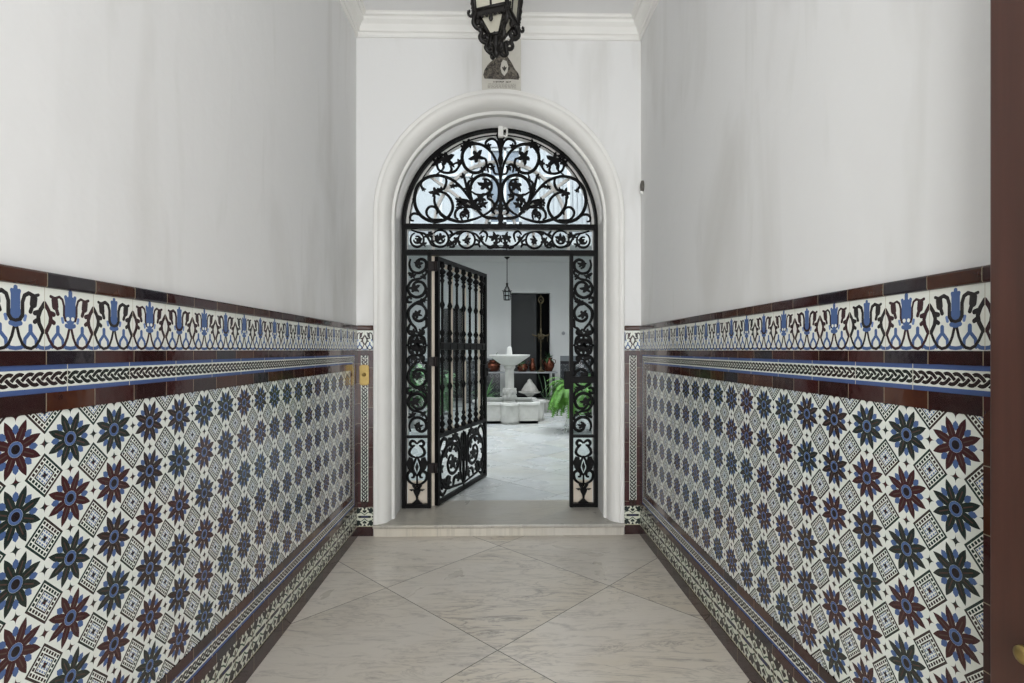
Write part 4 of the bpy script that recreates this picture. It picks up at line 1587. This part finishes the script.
def court_things():
    fern()
    bushy('leafy_plant', -.92, 8.1, 'leafy pale green potted plant behind the bars of the open gate', .34, .72, .38, 11, M['leaf_mid'])
    bushy('leafy_plant', -1.50, 9.0, 'dense green potted plant seen through the left iron side panel', .34, .70, .40, 12, M['leaf_mid'])
    bushy('leafy_plant', 1.80, 10.2, 'green potted plant seen low through the right iron side panel', .32, .55, .34, 13, M['leaf_dark'])
    potted('spiky_plant', -.32, 11.0, .34, .16, ZS, 26, .35, .62, .035, M['leaf_mid'], 'spiky strap-leaved potted plant behind the left of the fountain basin', M['terracotta'], 21)
    potted('spiky_plant', .98, 11.1, .26, .13, ZS, 9, .60, .85, .020, M['leaf_dark'], 'sparse grassy potted plant with arching blades behind the basin', M['stone'], 22, spread=(.9, 1.4), droop=1.9)

    # long side table
    zt = .892
    t = thing('console_table', (.36, 12.55, ZS), 'long narrow grey-topped table against the dark doorway', 'table')
    h = zt - ZS
    m = MB(); m.box(-1.0, .99, -.2, .2, h - .035, h); m.build('tabletop', M['shelf_stone'], t, bevel=0.006)
    for sx in (-.92, .91):
        for sy in (-.15, .15):
            m = MB(); m.tube(cr([(sx, sy, h - .035), (sx * 1.0, sy, h * .5), (sx, sy, 0)]), .014, 8); m.build('leg', M['iron'], t)
    m = MB()
    for sx in (-.92, .91):
        m.box(sx - .01, sx + .01, -.15, .15, .2, .22)
    m.box(-.92, .91, -.01, .01, .2, .22)
    m.build('stretcher', M['iron'], t)

    def pot(name, x, prof, label, y=12.55, handles=0, mat='copper', hz=.2, hr=.1):
        p = thing(name, (x, y, zt), label, 'pot', 'copper pots on the side table')
        m = MB(); m.lathe(prof, 24); m.build('body', M[mat], p)
        for s in (-1, 1)[:handles]:
            m = MB(); m.tube(cr([(s * hr, 0, hz + .04), (s * (hr + .05), 0, hz + .03), (s * (hr + .055), 0, hz - .03), (s * hr * 1.15, 0, hz - .07)]), .008, 6)
            m.build('handle', M[mat], p)
        return p
    p = pot('copper_pot', -.17, [(.10, 0), (.15, .04), (.175, .11), (.165, .17), (.12, .215), (.085, .23), (.085, .26), (.11, .275), (.095, .275)], 'squat round copper pot leftmost on the side table', handles=2, hz=.2, hr=.12)
    m = MB()
    rg = random.Random(31)
    for i in range(9):
        a = rg.uniform(0, 2 * PI); el = rg.uniform(.3, 1.4)
        foliage_leaf(m, (0, 0, .24), (math.cos(a) * math.cos(el), math.sin(a) * math.cos(el), math.sin(el)), rg.uniform(.16, .36), .05, rg.uniform(.5, 2))
    m.build('foliage', M['leaf_dark'], p)
    p = pot('copper_pot', .53, [(.09, 0), (.12, .03), (.135, .09), (.125, .14), (.10, .165), (.115, .18), (.10, .18)], 'low copper pot with trailing leaves half behind the fountain bowl', mat='copper')
    m = MB()
    for i in range(22):
        a = rg.uniform(0, 2 * PI); el = rg.uniform(.2, 1.2)
        foliage_leaf(m, (0, 0, .16), (math.cos(a) * math.cos(el), math.sin(a) * math.cos(el), math.sin(el)), rg.uniform(.12, .24), .05, rg.uniform(.8, 2.2))
    m.build('foliage', M['leaf_dark'], p)
    pot('copper_jug', .775, [(.055, 0), (.075, .03), (.085, .10), (.07, .17), (.045, .21), (.042, .27), (.06, .31), (.05, .31)], 'slender copper jug beside the brass oil lamp', y=12.63, handles=1, hz=.2, hr=.06)
    p = pot('copper_urn', 1.165, [(.075, 0), (.085, .015), (.10, .05), (.132, .12), (.137, .17), (.12, .23), (.085, .27), (.08, .30), (.10, .325), (.085, .325)], 'bulbous copper urn with a leafy plant at the table end', y=12.62, handles=2, hz=.24, hr=.1)
    m = MB()
    for i in range(46):
        a = rg.uniform(0, 2 * PI); el = rg.uniform(.0, 1.4)
        foliage_leaf(m, (0, 0, .31), (math.cos(a) * math.cos(el), math.sin(a) * math.cos(el), math.sin(el)), rg.uniform(.10, .24), .055, rg.uniform(.6, 2.2))
    m.build('foliage', M['leaf_dark'], p)

    # tall brass oil lamp
    t = thing('oil_lamp', (.96, 12.44, zt), 'tall brass oil lamp with spouts and ring handle on the table', 'oil lamp')
    m = MB(); m.lathe([(.10, 0), (.10, .012), (.08, .025), (.04, .05), (.022, .08), (.03, .10), (.018, .12)], 20); m.build('base', M['old_brass'], t)
    m = MB()
    pr = [(.015, .11)]
    for z in (.3, .5, .7):
        pr += [(.011, z - .03), (.019, z), (.011, z + .03)]
    pr += [(.010, .78), (.010, 1.62), (.004, 1.63)]
    m.lathe(pr, 12); m.build('shaft', M['old_brass'], t)
    m = MB(); m.lathe([(.02, .76), (.07, .79), (.095, .83), (.09, .87), (.05, .89), (.02, .90), (.03, .95), (.02, 1.0), (.014, 1.03)], 18)
    r = m.build('reservoir', M['old_brass'], t)
    for k in range(4):
        a = PI / 4 + k * PI / 2 + .4
        m = MB(); c, s = math.cos(a), math.sin(a)
        m.tube(cr([(c * .08, s * .08, .84), (c * .14, s * .14, .85), (c * .20, s * .20, .875)]), [.022] * 6 + [.020] * 4 + [.010] * 3, 8)
        m.ball((c * .20, s * .20, .875), .02, 8, 6)
        m.tube([(c * .16, s * .16, .85), (c * .16, s * .16, .70)], .004, 5)
        m.build('spout', M['old_brass'], r)
    m = MB()
    m.tube([(.062 * math.cos(2 * PI * i / 20), 0, 1.69 + .075 * math.sin(2 * PI * i / 20)) for i in range(20)], .014, 8, closed=True)
    m.ball((0, 0, 1.79), .022, 8, 6)
    m.tube([(.032 * math.cos(2 * PI * i / 14), 0, 1.66 + .035 * math.sin(2 * PI * i / 14)) for i in range(14)], .008, 6, closed=True)
    m.build('ring_handle', M['old_brass'], t)

    # covered brazier under the table
    t = thing('brazier', (.70, 12.5, ZS), 'pale stone brazier with a tiered cover under the table', 'brazier')
    m = MB(); m.lathe([(.10, 0), (.10, .03), (.06, .06), (.05, .20), (.12, .27), (.24, .30), (.265, .315), (.265, .33), (.20, .33)], 24); m.build('bowl', M['stone'], t)
    m = MB(); m.lathe([(.20, .33), (.195, .37), (.16, .42), (.15, .44), (.125, .48), (.085, .53), (.07, .545), (.055, .575), (.05, .60), (.02, .625), (.004, .63)], 24); m.build('cover', M['stone'], t)

    # far lantern
    X, Y = .161, 12.3
    t = thing('gallery_lantern', (X, Y, 3.57), 'small dark lantern on a long rod in front of the far wall', 'lantern')
    m = MB(); m.lathe([(.065, 0), (.065, -.012), (.03, -.04), (.01, -.06)][::-1], 14); m.build('ceiling_rose', M['lantern_iron'], t)
    m = MB(); m.tube([(0, 0, -.04), (0, 0, -.62)], .010, 8); m.build('rod', M['lantern_iron'], t)
    m = MB()
    m.lathe([(.012, -.60), (.03, -.62), (.02, -.66), (.012, -.68)][::-1], 10)
    for k in range(6):
        a = k * PI / 3
        c, s = math.cos(a), math.sin(a)
        m.tube(cr([(c * .012, s * .012, -.66), (c * .05, s * .05, -.74), (c * .085, s * .085, -.80)]), .008, 6)
        m.tube([(c * .085, s * .085, -.80), (c * .070, s * .070, -1.0)], .009, 6)
        m.tube([(c * .085, s * .085, -.80), (c * .115, s * .115, -.78)], .008, 6)
        c2, s2 = math.cos(a + PI / 3), math.sin(a + PI / 3)
        for z, r in ((-.80, .085), (-.90, .078), (-1.0, .070)):
            m.tube([(c * r, s * r, z), (c2 * r, s2 * r, z)], .009, 6)
    m.build('cage', M['lantern_iron'], t)
    m = MB(); m.lathe([(.062, -.99), (.076, -.81)], 6); m.build('panes', M['glass'], t)


# --------------------------------------------------------------------------
hall()
dado()
street_door()
fixtures()
grille()
gate()
screen()
hall_lantern()
court()
fountain()
court_things()

# camera
cam = bpy.data.cameras.new('camera')
cam.sensor_width = 36.0
cam.lens = F / 1024 * 36.0
cam.shift_y = 8.5 / 1024
cam.clip_start = 0.02
co = bpy.data.objects.new('camera', cam)
COL.objects.link(co)
co.location = (CAMX, 0, CAMZ)
co.rotation_euler = (PI / 2, 0, -YAW)
SC.camera = co

# daylight: overcast sky, reaching the hall through the open street door and the courtyard from above
w = bpy.data.worlds.new('overcast_sky')
SC.world = w
w.use_nodes = True
bg = w.node_tree.nodes['Background']
bg.inputs[0].default_value = (0.92, 0.965, 1.0, 1)
bg.inputs[1].default_value = 4.0

# daylight falling in through the open street door behind the camera
al = bpy.data.lights.new('street_daylight', 'AREA')
al.shape = 'RECTANGLE'
al.size, al.size_y = 1.7, 3.2
al.energy = 102
al.color = (1.0, 0.99, 0.98)
ao = bpy.data.objects.new('street_daylight', al)
COL.objects.link(ao)
ao.location = (0, -1.58, 1.62)
ao.rotation_euler = (PI / 2, 0, 0)

SC.view_settings.view_transform = 'Standard'
SC.view_settings.look = 'None'
SC.view_settings.exposure = 0.0
SC.view_settings.gamma = 1.0
SC.view_settings.use_curve_mapping = False
